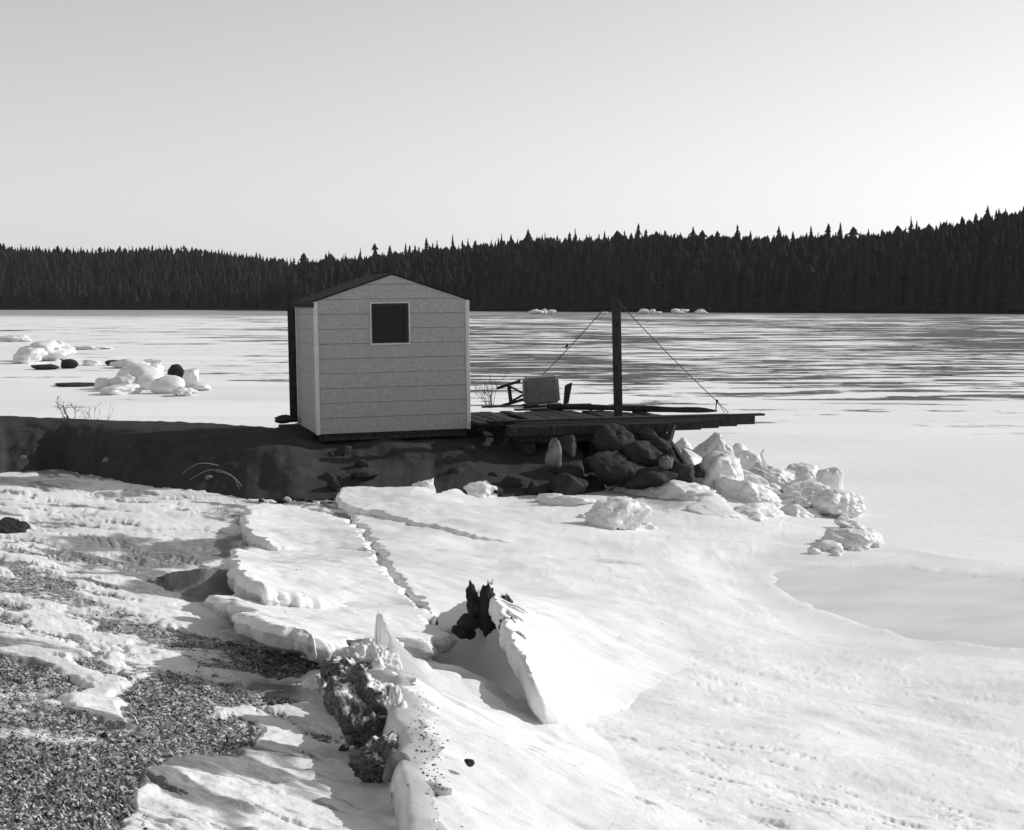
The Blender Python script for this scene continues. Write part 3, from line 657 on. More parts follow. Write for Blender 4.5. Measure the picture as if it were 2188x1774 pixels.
# dirty eroded ice under the crest, left side
for (u, v, wd, ht, Y, lab, mt, kw) in [
    (775,1520,170,190,6.0,'big dark dirt-filled ice boulder under the left side of the bright crest','ice_dirty',dict(rough=.28,freq=2.2,sub=5,fine=.06,p=7)),
    (745,1455,100,80,6.6,'dirty rounded ice knob on top of the dark ice boulder','ice_dirty',dict(rough=.3,sub=5,fine=.10,p=7)),
    (820,1440,84,110,6.7,'snow-crusted ice lump between the knob and the bright crest','ice',dict(rough=.3,sub=5,fine=.07,p=7)),
    (765,1402,100,64,7.3,'pale crumbled ice lump at the upper end of the foreground ridge','ice',dict(rough=.35,fine=.08,sub=5)),
    (712,1432,56,52,7.1,'small upright ice lump left of the dirty knob','ice_dirty',dict(rough=.3,fine=.08)),
    (672,1462,44,36,7.1,'little ice lump furthest left in the foreground ridge','ice',dict(rough=.35,fine=.06)),
    (726,1392,44,36,7.7,'little pale ice crumb above the pale crumbled lump','ice',dict(rough=.35,fine=.06)),
    (848,1545,50,140,5.85,'pale melted ice lump between the dark boulder and the crest','ice',dict(rough=.3,sub=5,fine=.06)),
    (800,1625,110,100,5.4,'dark lower part of dirty ice below the big boulder','ice_dirty',dict(rough=.3,sub=5,fine=.09,p=7)),
    (848,1640,58,66,5.05,'grey angular stone at the foot of the dirty ice','rock_pale',dict(rough=.08,fine=.03,p=20)),
    (735,1596,22,14,5.6,'tiny dark pebble on the shaded snow left of the dirty ice','rock',dict(rough=.08)),
    (1003,1630,22,16,5.15,'tiny dark pebble on the sunlit slope right of the bright crest','rock',dict(rough=.1))]:
    o = put_lump('stone' if mt.startswith('rock') else 'ice_lump', u, v, wd, ht, lab, 'stone' if mt.startswith('rock') else 'ice lump', None, mt, Y=Y, **kw)
# the dark peak of the upturned slab
for (u, v, wd, ht, lab, kw) in [
    (1043,1300,48,108,'tall black rotten stump at the peak of the upturned ice slab',dict(rough=.2,fine=.08,freq=3)),
    (1014,1292,36,90,'ragged dark stump splinter left of the black stump',dict(rough=.3,fine=.12,freq=3.4)),
    (1002,1330,50,34,'grey flat stone sticking out left below the stump',dict(rough=.1,fine=.03)),
    (985,1350,40,26,'small dark stone at the upper left rim of the hollow',dict(rough=.1)),
    (1006,1352,22,26,'second dark stone at the rim of the hollow, next to the stump',dict(rough=.1))]:
    p = on_ground(1045, 1300, .3); put_lump('stone' if 'stone' in lab else 'stump', u, v, wd, ht, lab, 'stone' if 'stone' in lab else 'stump', None, 'rock', Y=p[1] - .15, depth=.7, **kw)

for (u, v, wd, ht, rz, ty, lab) in [(1084,1290,46,30,-.9,.5,'narrow dark bark strip on the crest of the upturned slab'),(1088,1334,46,36,.3,.4,'dark dirt and bark frozen into the upturned slab'),(1106,1358,40,18,.2,.3,'small dark bark scrap lowest on the upturned slab')]:
    p = on_ground(u, v, .40); put_lump('bark_chunk', u, v, wd, ht, lab, 'bark', None, 'ice_dirty', Y=p[1] + .12, depth=.5, rotz=rz, tilt=(0, ty), rough=.35, fine=.15, freq=3, sub=5)

# ------------------------------------------------------------ embankment
ROT = R(17); E_ = np.array([math.cos(ROT), math.sin(ROT)]); Nn = np.array([-math.sin(ROT), math.cos(ROT)])
O_ = at_y(680, 928, 22.3); HZ = O_[2]
def loc2w(a, b_, z): q = O_[:2] + E_ * a + Nn * b_; return np.array([q[0], q[1], z])
bk = [(-900,872),(-400,880),(0,888),(120,893),(250,897),(400,901),(500,907),(590,913),(640,902),(700,890),(820,885),(1000,880),(1200,880),(1350,884),(1385,886)]
ft = [(-900,985),(-400,1000),(0,1014),(130,1004),(200,1018),(300,1040),(440,1052),(520,1068),(620,1070),(720,1068),(1000,1064),(1090,1066),(1150,1060),(1240,1058),(1340,1044),(1430,1034)]
us = np.linspace(-900, 1385, 420); rows = []
bw_ = np.array([at_z(u, np.interp(u, *zip(*bk)), HZ - .02) for u in us]); fw = np.array([on_ground(u + 40 * (u > 1300), np.interp(u, *zip(*ft))) for u in us])
prof = [(0, -.25), (0, .0), (.06, .14), (.14, .32), (.22, .52), (.31, .72), (.40, .86), (.50, .95), (.60, .985), (.72, 1.0), (.84, 1.0), (.94, 1.0), (1.0, .99), (1.1, .85), (1.25, .55), (1.5, .1), (1.7, -.5)]
pr = np.array(prof); tt = np.linspace(0, len(pr) - 1, 60)
for tq in tt:
    a = np.interp(tq, np.arange(len(pr)), pr[:, 0]); h = np.interp(tq, np.arange(len(pr)), pr[:, 1])
    P = fw + (bw_ - fw) * a; P[:, 2] = fw[:, 2] + (HZ - .02 - fw[:, 2]) * h
    amp = .16 * min(1, max(0, (a - .02) * 6)) * (1 if a < .5 else max(.15, 1 - (a - .5) * 3))
    n1 = fbm3(P, 1.3, 5, 80, .6); P[:, 1] += -amp * n1 * 1.5; P[:, 2] += amp * .6 * n1 + .02 * fbm3(P, 5, 3, 84)
    rows.append(P)
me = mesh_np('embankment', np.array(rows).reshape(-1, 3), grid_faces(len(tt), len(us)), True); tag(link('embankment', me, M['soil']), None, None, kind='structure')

# rocks on the bank and at its end
BANKR = [(1385,934,44,36,22.3,'round black rock on top of the heap under the pier deck','rock'),
 (1405,958,56,40,22.1,'black rock right under the pier deck beside the leaning prop','rock'),
 (1372,972,84,52,21.9,'wide grey-faced boulder in the heap under the pier end','rock'),
 (1425,985,50,44,21.9,'black rock behind the leaning timber','rock'),
 (1424,988,30,26,21.4,'small pale square stone in the black heap under the pier','rock_pale'),
 (1448,1012,70,40,21.6,'flat dark rock at the outer foot of the rock heap','rock'),
 (1490,1006,32,28,22.0,'small dark rock lying against the heaped ice blocks','rock'),
 (1340,1012,90,50,21.5,'dark boulder low in the heap under the pier','rock'),
 (1390,1022,110,40,21.4,'long flat dark rock at the foot of the heap','rock'),
 (1215,1040,80,52,20.9,'large black boulder with bright right edge at the foot of the bank','rock'),
 (1182,968,34,58,21.1,'pale sunlit rock face in the middle of the black bank','rock_pale'),
 (1208,955,46,44,21.3,'dull grey rock right of the pale rock in the bank','rock'),
 (1300,1000,100,60,21.5,'broad dark boulder between the bank and the pier heap','rock'),
 (1310,940,90,60,22.1,'dark boulder filling under the pier deck','rock'),
 (780,1018,60,20,20.7,'low dark stone with a pale top under the hut','rock'),
 (712,1040,30,34,20.4,'upright dark stone at the left end of the long ice sheet','rock'),
 (1045,1050,60,30,20.7,'dark stone behind the small white ice block','rock'),
 (1150,1048,50,30,20.9,'low dark stone left of the large black boulder','rock'),
 (22,1126,74,34,None,'dark earthy stone at the left edge of the snowy shore','rock'),
 (226,982,14,10,22.2,'tiny pale stone in the black bank on the left','rock_pale'),
 (50,977,14,8,22.5,'tiny pale stone at far left in the black bank','rock_pale'),
 (446,1020,16,9,21.0,'tiny pale stone under the arching stalks','rock_pale'),
 (612,896,50,16,24.0,'flat dark stone under the back corner of the hut','rock')]
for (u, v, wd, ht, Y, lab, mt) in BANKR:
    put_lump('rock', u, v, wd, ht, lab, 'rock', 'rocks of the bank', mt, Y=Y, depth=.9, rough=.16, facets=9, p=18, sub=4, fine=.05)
q = np.random.default_rng(5)
for i in range(26):
    u = q.uniform(700, 1400); a = q.uniform(.0, .30); fi = fw[np.argmin(abs(us - u))]; bi = bw_[np.argmin(abs(us - u))]
    p = fi + (bi - fi) * a; hz = np.interp(a, [0, .31, 1], [.0, .70, 1]); s_ = q.uniform(.10, .30)
    me = lump_me('rock', (s_ * 1.4, s_, s_ * .9), 900 + i, sub=3, rough=.16, facets=8, p=16)
    tag(link('rock', me, M['rock'], None, (p[0], p[1], fi[2] + (HZ - fi[2]) * hz), (0, 0, q.uniform(0, 6))), 'dark rock half buried in the shaded face of the bank', 'rock', 'dark rocks buried in the bank face')
for i in range(34):      # rubble where bank meets snow
    u = q.uniform(540, 725); v = q.uniform(1046, 1078); p = on_ground(u, v); s_ = q.uniform(.05, .14); wh = q.random() < .45
    me = lump_me('ice_rubble' if wh else 'rock', (s_ * 1.6, s_, s_ * .7), 1200 + i, sub=3)
    o = link('ice_rubble' if wh else 'rock', me, M['ice' if wh else 'rock'], None, p + np.array([0, 0, s_ * .15]), (0, 0, q.uniform(0, 6)))
    if wh: tag(o, 'small white ice crumb among dark stones at the foot of the bank', 'ice lump', 'ice crumbs at the foot of the bank')
    else: tag(o, 'small dark stone among ice crumbs at the foot of the bank', 'rock', 'small stones at the foot of the bank')

# ------------------------------------------------------------ the hut
HW, HL, EAVE, APEX = 2.458, 1.95, 2.08, 2.49
hut = tag(empty('hut', tuple(O_), (0, R(-.7), ROT)), 'small pale clapboard hut with a gable roof and one square dark window on the bank', 'hut')
def clip(poly, a, b_, c_):       # keep a*x + b*z <= c
    o = []
    for i in range(len(poly)):
        p, q_ = poly[i], poly[(i + 1) % len(poly)]; dp = a * p[0] + b_ * p[1] - c_; dq = a * q_[0] + b_ * q_[1] - c_
        if dp <= 0: o.append(p)
        if (dp < 0 < dq) or (dq < 0 < dp): k = dp / (dp - dq); o.append((p[0] + (q_[0] - p[0]) * k, p[1] + (q_[1] - p[1]) * k))
    return o
def board_me(polys, z0, z1, place, lo=.014, hi=.004):
    """clapboard: polygons in (along, up), proud at the lower edge"""
    V, F = [], []
    for P in polys:
        if len(P) < 3: continue
        n = len(P); b0 = len(V)
        for (x, z) in P:
            k = (z - z0) / (z1 - z0); V.append(place(x, lo + (hi - lo) * k, z))
        for (x, z) in P: V.append(place(x, -.012, z))
        F.append(list(range(b0, b0 + n))); F.append(list(range(b0 + 2 * n - 1, b0 + n - 1, -1)))
        for i in range(n): F.append([b0 + i, b0 + n + i, b0 + n + (i + 1) % n, b0 + (i + 1) % n])
    me = bpy.data.meshes.new('siding_board'); me.from_pydata(V, [], F)
    bm = bmesh.new(); bm.from_mesh(me); bmesh.ops.recalc_face_normals(bm, faces=bm.faces); bm.to_mesh(me); bm.free(); return me
WX0, WX1, WZ0, WZ1 = .87, 1.50, 1.40, 2.05
zs = [0, .25] + [.25 + .233 * k for k in range(1, 11)]
sl = (APEX - EAVE) / (HW / 2)
def courses(width, gable, window, place):
    for i in range(len(zs) - 1):
        a, b_ = zs[i], min(zs[i + 1], APEX if gable else EAVE)
        if b_ - a < .01: continue
        b_ -= .005; base = [(.03, a), (width - .03, a), (width - .03, b_), (.03, b_)]
        if gable: base = clip(clip(base, -sl, 1, EAVE), sl, 1, EAVE + sl * width)
        if len(base) < 3: continue
        polys = [base]
        if window and b_ > WZ0 and a < WZ1:
            polys = [clip(base, 1, 0, WX0), clip(base, -1, 0, -WX1)]
            mid = clip(clip(base, -1, 0, -WX0), 1, 0, WX1)
            polys += [clip(mid, 0, 1, WZ0), clip(mid, 0, -1, -WZ1)]
        j = random.uniform(-.003, .003)
        for p in polys:
            if len(p) < 3: continue
            ar = abs(sum(p[m][0] * p[(m + 1) % len(p)][1] - p[(m + 1) % len(p)][0] * p[m][1] for m in range(len(p)))) / 2
            if ar > .002: link('siding_board', board_me([p], a, b_, lambda x, d, z: place(x, d + j, z)), M['paint'], hut)
courses(HW, True, True, lambda x, d, z: (x, -d, z))
courses(HL, False, False, lambda x, d, z: (-d, x, z))
courses(HL, False, False, lambda x, d, z: (HW + d, x, z))
courses(HW, True, False, lambda x, d, z: (x, HL + d, z))
link('wall_frame', box_me('wall_frame', (.03, HL - .06, .0), (HW - .03, HL - .013, EAVE - .02)), M['wood'], hut)
link('floor', box_me('floor', (.02, .02, -.05), (HW - .02, HL - .02, .03)), M['wood'], hut)
for x0 in (-.028, HW - .034):
    for y0 in (-.028, HL - .034):
        link('corner_trim', box_me('corner_trim', (x0, y0, -.01), (x0 + .062, y0 + .062, EAVE + .0), .004), M['trim'], hut)
win = link('window', box_me('window', (WX0 + .03, .035, WZ0 + .03), (WX1 - .03, .045, WZ1 - .03)), M['glass'], hut)
win['label'] = 'square dark window in the gable wall'
fr = [((WX0 - .008, -.032, WZ0 - .02), (WX0 + .012, .03, WZ1 + .02)), ((WX1 - .012, -.032, WZ0 - .02), (WX1 + .008, .03, WZ1 + .02)),
      ((WX0 + .012, -.031, WZ1 - .010), (WX1 - .012, .03, WZ1 + .010)), ((WX0 + .012, -.036, WZ0 - .014), (WX1 - .012, .03, WZ0 + .010))]
for k, (a, b_) in enumerate(fr): link('sill' if k == 3 else 'frame', box_me('frame', a, b_, .002), M['trim'], win)
sx0, sx1, sz0, sz1 = WX0 + .012, WX1 - .012, WZ0 + .01, WZ1 - .01
for a, b_ in [((sx0, .005, sz0), (sx0 + .03, .034, sz1)), ((sx1 - .05, .005, sz0), (sx1, .034, sz1)), ((sx0 + .03, .006, sz1 - .045), (sx1 - .05, .034, sz1)), ((sx0 + .03, .006, sz0), (sx1 - .05, .034, sz0 + .02))]:
    link('sash', box_me('sash', a, b_, .002), M['wood_grey'], win)
# roof: two panels, ridge along the depth
def prism_xz(name, pts, y0, y1, m, parent):
    V = [(x, y0, z) for x, z in pts] + [(x, y1, z) for x, z in pts]; n = len(pts)
    F = [list(range(n)), list(range(2 * n - 1, n - 1, -1))] + [[i, n + i, n + (i + 1) % n, (i + 1) % n] for i in range(n)]
    me = bpy.data.meshes.new(name); me.from_pydata(V, [], F); bm = bmesh.new(); bm.from_mesh(me); bmesh.ops.recalc_face_normals(bm, faces=bm.faces); bm.to_mesh(me); bm.free()
    return link(name, me, m, parent)
ov = .04; th = .028
prism_xz('roof', [(-ov, EAVE - ov * sl + .004), (HW / 2, APEX + .004), (HW / 2, APEX + th), (-ov, EAVE - ov * sl + th)], -.03, HL + .08, M['roof'], hut)
prism_xz('roof', [(HW + ov, EAVE - ov * sl + .004), (HW / 2 + .001, APEX + .004), (HW / 2 + .001, APEX + th), (HW + ov, EAVE - ov * sl + th)], -.028, HL + .08, M['roof'], hut)
link('fascia', box_me('fascia', (-.052, -.04, EAVE - .09), (-.034, HL + .06, EAVE - .02)), M['roof'], hut)
link('door', box_me('door', (-.15, HL + .045, .03), (.34, HL + .085, EAVE - .10), .004), M['wood'], hut)['label'] = 'dark open door seen edge-on at the back corner'
link('sleeper', box_me('sleeper', (-.32, HL - .75, -.10), (.5, HL + .2, -.02), .01, .02), M['wood'], hut)
link('sleeper', box_me('sleeper', (.02, -.01, -.12), (HW - .02, .12, -.055), .008), M['wood'], hut)

# ------------------------------------------------------------ the pier
pier = tag(empty('pier', tuple(loc2w(3.6, -.2, HZ + .05))), 'low dark timber pier jutting right from the hut with staggered joist ends', 'pier')
PO = np.array(pier.location)
def pbar(name, p, q_, w_, h_, m='wood', jit=.004, bev=.006, label=None):
    o = link(name, bar_me(name, np.array(p) - PO, np.array(q_) - PO, w_, h_, bev, jit=jit), M[m], pier)
    if label: o['label'] = label
    return o
DZ = 1.36
a = HW + .03
while a < 5.9:                                     # cross planks of the deck
    wd = random.uniform(.15, .2); b0 = -.62 + random.uniform(-.05, .03); b1 = 1.55 + random.uniform(-.25, .25) - max(0, a - 4.5) * .75
    tl = random.uniform(-.012, .012)
    if random.random() > .06: pbar('deck_board', loc2w(a + wd / 2, b0, DZ + tl), loc2w(a + wd / 2 + random.uniform(-.05, .05), b1, DZ + tl + random.uniform(-.015, .02)), wd, .04, random.choice(['wood', 'wood_grey', 'wood']))
    a += wd + random.uniform(.008, .035)
for k, (aend, b_, ast) in enumerate([(7.22, -.70, 3.2), (6.84, -.80, 3.0), (6.46, -.90, 2.9), (6.10, -1.0, 2.8), (5.55, -1.1, 2.8)]):
    pbar('joist', loc2w(ast, b_, DZ - .03 - .012 * k), loc2w(aend, b_, DZ - .03 - .012 * k), .085, .15)
for aa, bb in ((3.0, .1), (3.2, .8), (3.3, 1.3)):
    pbar('joist', loc2w(aa - .4, bb, DZ - .10), loc2w(5.9 - bb, bb, DZ - .10), .1, .14)
pbar('edge_plank', loc2w(2.6, -.60, DZ + .045), loc2w(7.42, -.62, DZ + .05), .16, .035)
pbar('edge_plank', loc2w(4.0, -.40, DZ + .040), loc2w(6.9, -.43, DZ + .045), .16, .03)
pbar('edge_plank', at_z(1180, 866, 1.47), at_z(1404, 869, 1.47), .10, .02)
lg = []; p0, p1 = at_z(1170, 868, 1.46), at_z(1532, 878, 1.46)
ss = np.linspace(0, 1, 30); path = p0 + (p1 - p0) * ss[:, None]; path[:, 2] += .01 * fbm2(ss * 9, ss * 0, 3, 4)
rad = .055 * (1 + .25 * fbm2(ss * 7, ss * 0, 3, 8)); rad[-3:] *= [.85, .6, .3]
o = link('log', tubes_me('log', [(path - PO, rad)], 9), M['wood'], pier)
# props
pp_ = lambda u, v, Y: at_y(u, v, Y)
pbar('prop', pp_(1438, 908, 22.6), pp_(1412, 1000, 22.3), .085, .085, 'wood_grey', label='leaning grey timber prop under the deck end')
pbar('prop', pp_(1428, 942, 22.2), pp_(1478, 1016, 21.9), .085, .085, 'wood', label='dark timber sloping down right to the ice')
pbar('crib_log', loc2w(3.0, -.9, DZ - .2), loc2w(5.5, -.95, DZ - .22), .16, .14)
for a_, b_, zz in ((3.2, -.75, DZ - .38), (4.4, -.8, DZ - .4), (5.2, -.75, DZ - .45)): pbar('crib_log', loc2w(a_, b_ - .2, zz), loc2w(a_ + .05, b_ + 1.6, zz), .18, .18)

# mooring post with two wires
pb = at_z(1321, 893, DZ + .02); ptop = at_y(1316, 638, pb[1] - .02)
post = tag(link('mooring_post', bar_me('mooring_post', pb, ptop, .142, .142, .008, up=(0, 1, 0), jit=.003), M['wood']), 'thick dark square post standing on the pier deck', 'post')
hk = at_y(1532, 858, 23.6)
def sag(p, q_, s_=.02, n=14):
    k = np.linspace(0, 1, n); P = np.array(p) + (np.array(q_) - np.array(p)) * k[:, None]; P[:, 2] -= s_ * 4 * k * (1 - k); return P
me = tubes_me('guy_wire', [(sag(ptop + [0, -.08, -.02], hk, .03), .0075), (sag(hk, at_y(1556, 882, 23.7), 0, 3), .006), (sag(hk, at_y(1548, 882, 23.75), 0, 3), .005), (sag(hk + [0, 0, .03], hk + [0, 0, -.03], 0, 3), .022), (sag(hk + [-.01, 0, 0], at_y(1529, 880, 23.6), .0, 5), .010)], 5)
tag(link('guy_wire', me, M['wire']), 'thin wire from the post top down right to the pier end', 'wire')
w2 = at_y(1160, 800, 24.6)
me = tubes_me('guy_wire', [(sag(ptop + [-.08, 0, -.03], w2, .03), .0075), (sag(at_y(1214, 736, 24.4), at_y(1208, 744, 24.4), 0, 3), .02)], 5)
tag(link('guy_wire', me, M['wire']), 'thin wire from the post top down left to the overturned box', 'wire')

# overturned enamel box, wooden trestle, dark board
bc = at_z(1156, 866, 1.40)
bm = bmesh.new(); bmesh.ops.create_cube(bm, size=1)
for vv in bm.verts: vv.co = Vector((vv.co.x * .66 * (1 - .05 * (vv.co.z > 0)), vv.co.y * .42, vv.co.z * .50))
bmesh.ops.bevel(bm, geom=bm.edges[:], offset=.045, segments=3, affect='EDGES')
me = bpy.data.meshes.new('overturned_box'); bm.to_mesh(me); bm.free()
box_ = tag(empty('overturned_box', tuple(bc + [0, .2, .27]), (R(3), R(-4), R(6))), 'dull grey rounded box tipped over on the pier between the shrub and the post', 'box')
link('shell', me, M['tub'], box_)
link('rim', box_me('rim', (-.325, -.235, -.262), (.335, -.20, -.236), .006), M['trim'], box_)
link('runner', box_me('runner', (-.36, -.2, -.30), (.30, -.14, -.255), .006), M['wood'], box_); link('runner', box_me('runner', (-.36, .1, -.30), (.30, .16, -.255), .006), M['wood'], box_)
tr = tag(empty('broken_trestle', tuple(at_z(1085, 866, 1.40))), 'broken wooden trestle legs leaning on the left of the overturned box', 'trestle'); TO = np.array(tr.location); TY = TO[1]
for (u1, v1), (u2, v2), w_ in [((1062, 830), (1112, 814), .05), ((1087, 822), (1092, 862), .055), ((1090, 826), (1116, 840), .035), ((1092, 858), (1118, 844), .035), ((1070, 868), (1118, 854), .05)]:
    link('leg', bar_me('leg', at_y(u1, v1, TY) - TO, at_y(u2, v2, TY + .1) - TO, w_, w_, .004), M['wood_grey'], tr)
Vb = [at_y(u, v, 24.3) for u, v in [(1204, 864), (1215, 862), (1223, 818), (1212, 822), (1207, 826)]]
me = bpy.data.meshes.new('leaning_board'); n = len(Vb); me.from_pydata([tuple(p) for p in Vb] + [tuple(p + [0, .12, 0]) for p in Vb], [], [list(range(n)), list(range(2 * n - 1, n - 1, -1))] + [[i, n + i, n + (i + 1) % n, (i + 1) % n] for i in range(n)])
tag(link('leaning_board', me, M['wood']), 'short dark board standing slanted right of the overturned box', 'board')
for (u1, v1, u2, v2, zz, wd, lab) in [(1030, 870, 1150, 866, 1.43, .06, 'thin loose plank lying under the overturned box'), (1190, 866, 1262, 864, 1.46, .09, 'short loose plank lying right of the leaning board'), (1100, 876, 1300, 872, 1.41, .12, 'long wide loose plank lying between the box and the post')]:
    tag(link('loose_plank', bar_me('loose_plank', at_z(u1, v1, zz), at_z(u2, v2, zz), wd, .03, .004), M['wood_grey']), lab, 'plank', 'loose planks on the pier deck')

# ------------------------------------------------------------ twigs and stalks
def shrub(name, base, n, h, spread, seed, label, cat, mat='twig', r0=.006, forks=3, lean=(0, 0), bend=.25):
    q = np.random.default_rng(seed); L = []
    def grow(p, d, ln, r, dep):
        m_ = 6; pts = [p]; dd = d.copy()
        for _ in range(m_): dd = dd + q.normal(0, bend * .35, 3) + [0, 0, .03]; dd /= np.linalg.norm(dd); pts.append(pts[-1] + dd * ln / m_)
        L.append((np.array(pts), np.linspace(r, r * .45, m_ + 1)))
        if dep > 0:
            for _ in range(q.integers(1, 4)):
                k = q.integers(2, m_); nd = dd + q.normal(0, .45, 3); nd[2] = abs(nd[2]); nd /= np.linalg.norm(nd); grow(pts[k], nd, ln * q.uniform(.35, .6), r * .6, dep - 1)
    for _ in range(n):
        d = np.array([q.normal(lean[0], spread), q.normal(lean[1], spread), 1.0]); d /= np.linalg.norm(d); grow(np.array(base) + [q.normal(0, .04), q.normal(0, .04), -.05], d, h * q.uniform(.55, 1), r0, forks)
    return tag(link(name, tubes_me(name, L, 4), M[mat]), label, cat)
shrub('bare_shrub', at_z(1048, 866, 1.33), 12, .58, .34, 2, 'leafless shrub standing between the hut and the overturned box', 'shrub', r0=.006)
shrub('bare_shrub', at_z(152, 894, 1.22), 5, .40, .25, 5, 'dark leafless twig clump on the left end of the bank', 'shrub', r0=.010, lean=(-.35, 0))
shrub('dry_weeds', at_z(196, 896, 1.22), 6, .34, .4, 8, 'thin dry weeds right of the dark twig clump on the bank', 'weeds', r0=.004, forks=2)
shrub('dry_weeds', at_z(235, 898, 1.22), 3, .36, .5, 9, 'sparse single weed stalks furthest right on the left bank', 'weeds', r0=.003, forks=1, lean=(.6, 0))
def arcs(name, ctrl, Y, r, label):
    L = []
    for c_ in ctrl:
        P = np.array([at_y(u, v, Y) for u, v in c_]); k = np.linspace(0, len(P) - 1, 30)
        cs = np.stack([np.interp(k, np.arange(len(P)), P[:, i]) for i in range(3)], -1)
        for _ in range(3): cs[1:-1] = (cs[:-2] + cs[1:-1] * 2 + cs[2:]) / 4
        L.append((cs, np.linspace(r, r * .5, 30)))
    return tag(link(name, tubes_me(name, L, 4), M['stalk']), label, 'stalks')
arcs('arching_stalks', [[(528, 1062), (515, 1035), (495, 1015), (470, 1004), (445, 1004), (420, 1016), (405, 1026)], [(468, 995), (445, 990), (425, 990), (405, 1000), (390, 1012)], [(520, 1060), (500, 1020), (480, 1010), (460, 1008)]], 20.5, .007, 'dry stalks arching against the dark bank left of the hut')

# ------------------------------------------------------------ ice blocks, right ridge
G1 = 'ice blocks heaped up beyond the pier end'
ICEB = [
 (1466,978,62,58,.0,'angular ice block nearest the pier timbers with a shaded left face',dict(p=16)),
 (1522,985,72,84,.0,'tall pointed ice block in the middle of the heap by the pier end',dict(p=8,rough=.2)),
 (1562,990,60,60,.0,'rounded ice block behind the tall pointed block',dict(rough=.15)),
 (1540,1042,110,100,.05,'biggest smooth ice boulder leaning right in the heap',dict(p=8,rough=.14,tilt=(0,.5))),
 (1590,1072,120,66,.03,'long low ice block sloping right from the biggest boulder',dict(p=8,tilt=(0,.3))),
 (1602,998,52,50,.0,'dome shaped ice block with a dark left side',dict(p=6,rough=.08)),
 (1655,1030,90,44,.0,'flat ice slab dipping right behind the big boulder',dict(p=10,tilt=(0,.35))),
 (1708,1022,82,44,.0,'smooth low ice dome right of the flat slab',dict(p=6,rough=.1)),
 (1590,1108,160,44,.03,'low smooth mound of ice in front of the biggest boulder',dict(p=6,rough=.1)),
 (1772,1046,44,66,.0,'pointed ice spike block at the right of the heap',dict(p=9,rough=.25)),
 (1735,1068,90,50,.0,'jagged ice block below the pointed spike',dict(p=9,rough=.25,fine=.07)),
 (1790,1082,90,52,.0,'broken ice block furthest right in the main heap',dict(p=9,rough=.25,fine=.07)),
 (1700,1098,60,30,.02,'small ice block in front of the jagged block',dict(rough=.2)),
 (1815,1158,90,40,.0,'glassy ice chunk in the low rubble near the frozen pool',dict(p=8,rough=.2)),
 (1765,1172,60,26,.0,'small ice chunk left in the low rubble near the frozen pool',dict(rough=.2)),
 (1855,1150,50,36,.0,'ice chunk at the right tip of the low rubble',dict(rough=.25)),
 (1320,1102,110,56,.38,'small pyramid of crumbled ice in front of the bank',dict(p=9,rough=.22,fine=.07)),
 (1290,1114,60,34,.38,'small ice lump at the left foot of the ice pyramid',dict(rough=.22,fine=.07)),
 (1440,1060,170,56,.2,'broad dirty ice mound in the shade left of the biggest boulder',dict(p=6,rough=.16)),
 (1380,1050,120,34,.3,'low snowy hump in front of the rock heap',dict(p=6,rough=.14)),
 (1030,1056,60,40,.4,'small white wedge of ice standing at the foot of the bank',dict(p=10,rough=.1)),
 (905,1048,40,36,.5,'rounded ice block at the back edge of the long sheet',dict(p=6)),
 (1215,1074,90,26,.4,'low ice crust beside the large black boulder',dict(rough=.2)),
 (1180,1068,50,20,.4,'narrow ice piece left of the large black boulder',dict(rough=.2)),
 (1700,1052,40,30,.0,'little ice cube between the dome and the jagged block',dict(p=14)),
 (1642,1052,46,26,.0,'little ice lump under the flat slab',dict(p=10))]
for (u, v, wd, ht, z, lab, kw) in ICEB:
    put_lump('ice_block', u, v, wd, ht, lab, 'ice block', G1, 'ice', z=z, depth=.9, sub=5 if wd > 70 else 4, **{**kw, 'p': 20, 'rough': .16, 'fine': .05})
for k_, (u, v, wd, ht, z, rx, ry, lab) in enumerate([
 (1500,1000,110,26,.3,.1,.7,'tilted ice plate leaning right against the rock heap'),(1570,1020,130,24,.3,-.2,.45,'tilted ice plate wedged behind the biggest boulder'),
 (1625,1050,120,22,.1,.1,.35,'thin ice plate dipping right beside the biggest boulder'),(1680,1045,110,20,.05,-.3,-.4,'thin ice plate tipped left between the dome and the boulder'),
 (1745,1050,90,18,.0,.2,.6,'sharp ice plate leaning right under the spike'),(1775,1092,100,18,.0,.1,-.5,'sharp ice plate tipped left in the outer rubble'),
 (1530,1090,130,20,.3,.3,.3,'ice plate lying in front of the biggest boulder'),(1655,1092,100,16,.1,-.1,.3,'flat ice plate at the front foot of the heap'),
 (1820,1128,70,14,.0,.1,.5,'small ice plate linking the heap and the low rubble')]):
    put_lump('ice_plate', u, v, wd, ht, lab, 'ice plate', G1, 'ice', z=z, depth=.8, sub=4, p=24, facets=10, rough=.10, fine=.04, tilt=(rx, ry), rotz=.4 * (k_ % 3))
me = tubes_me('ice_spike', [(np.array([at_y(u, v, 24.5) for u, v in [(1634, 1005), (1632, 985), (1626, 972), (1632, 960)]]), np.array([.05, .035, .025, .012]))], 7)
tag(link('ice_spike', me, M['ice_thin']), 'thin crooked ice spike sticking up behind the heap', 'ice spike', G1)
q = np.random.default_rng(21)
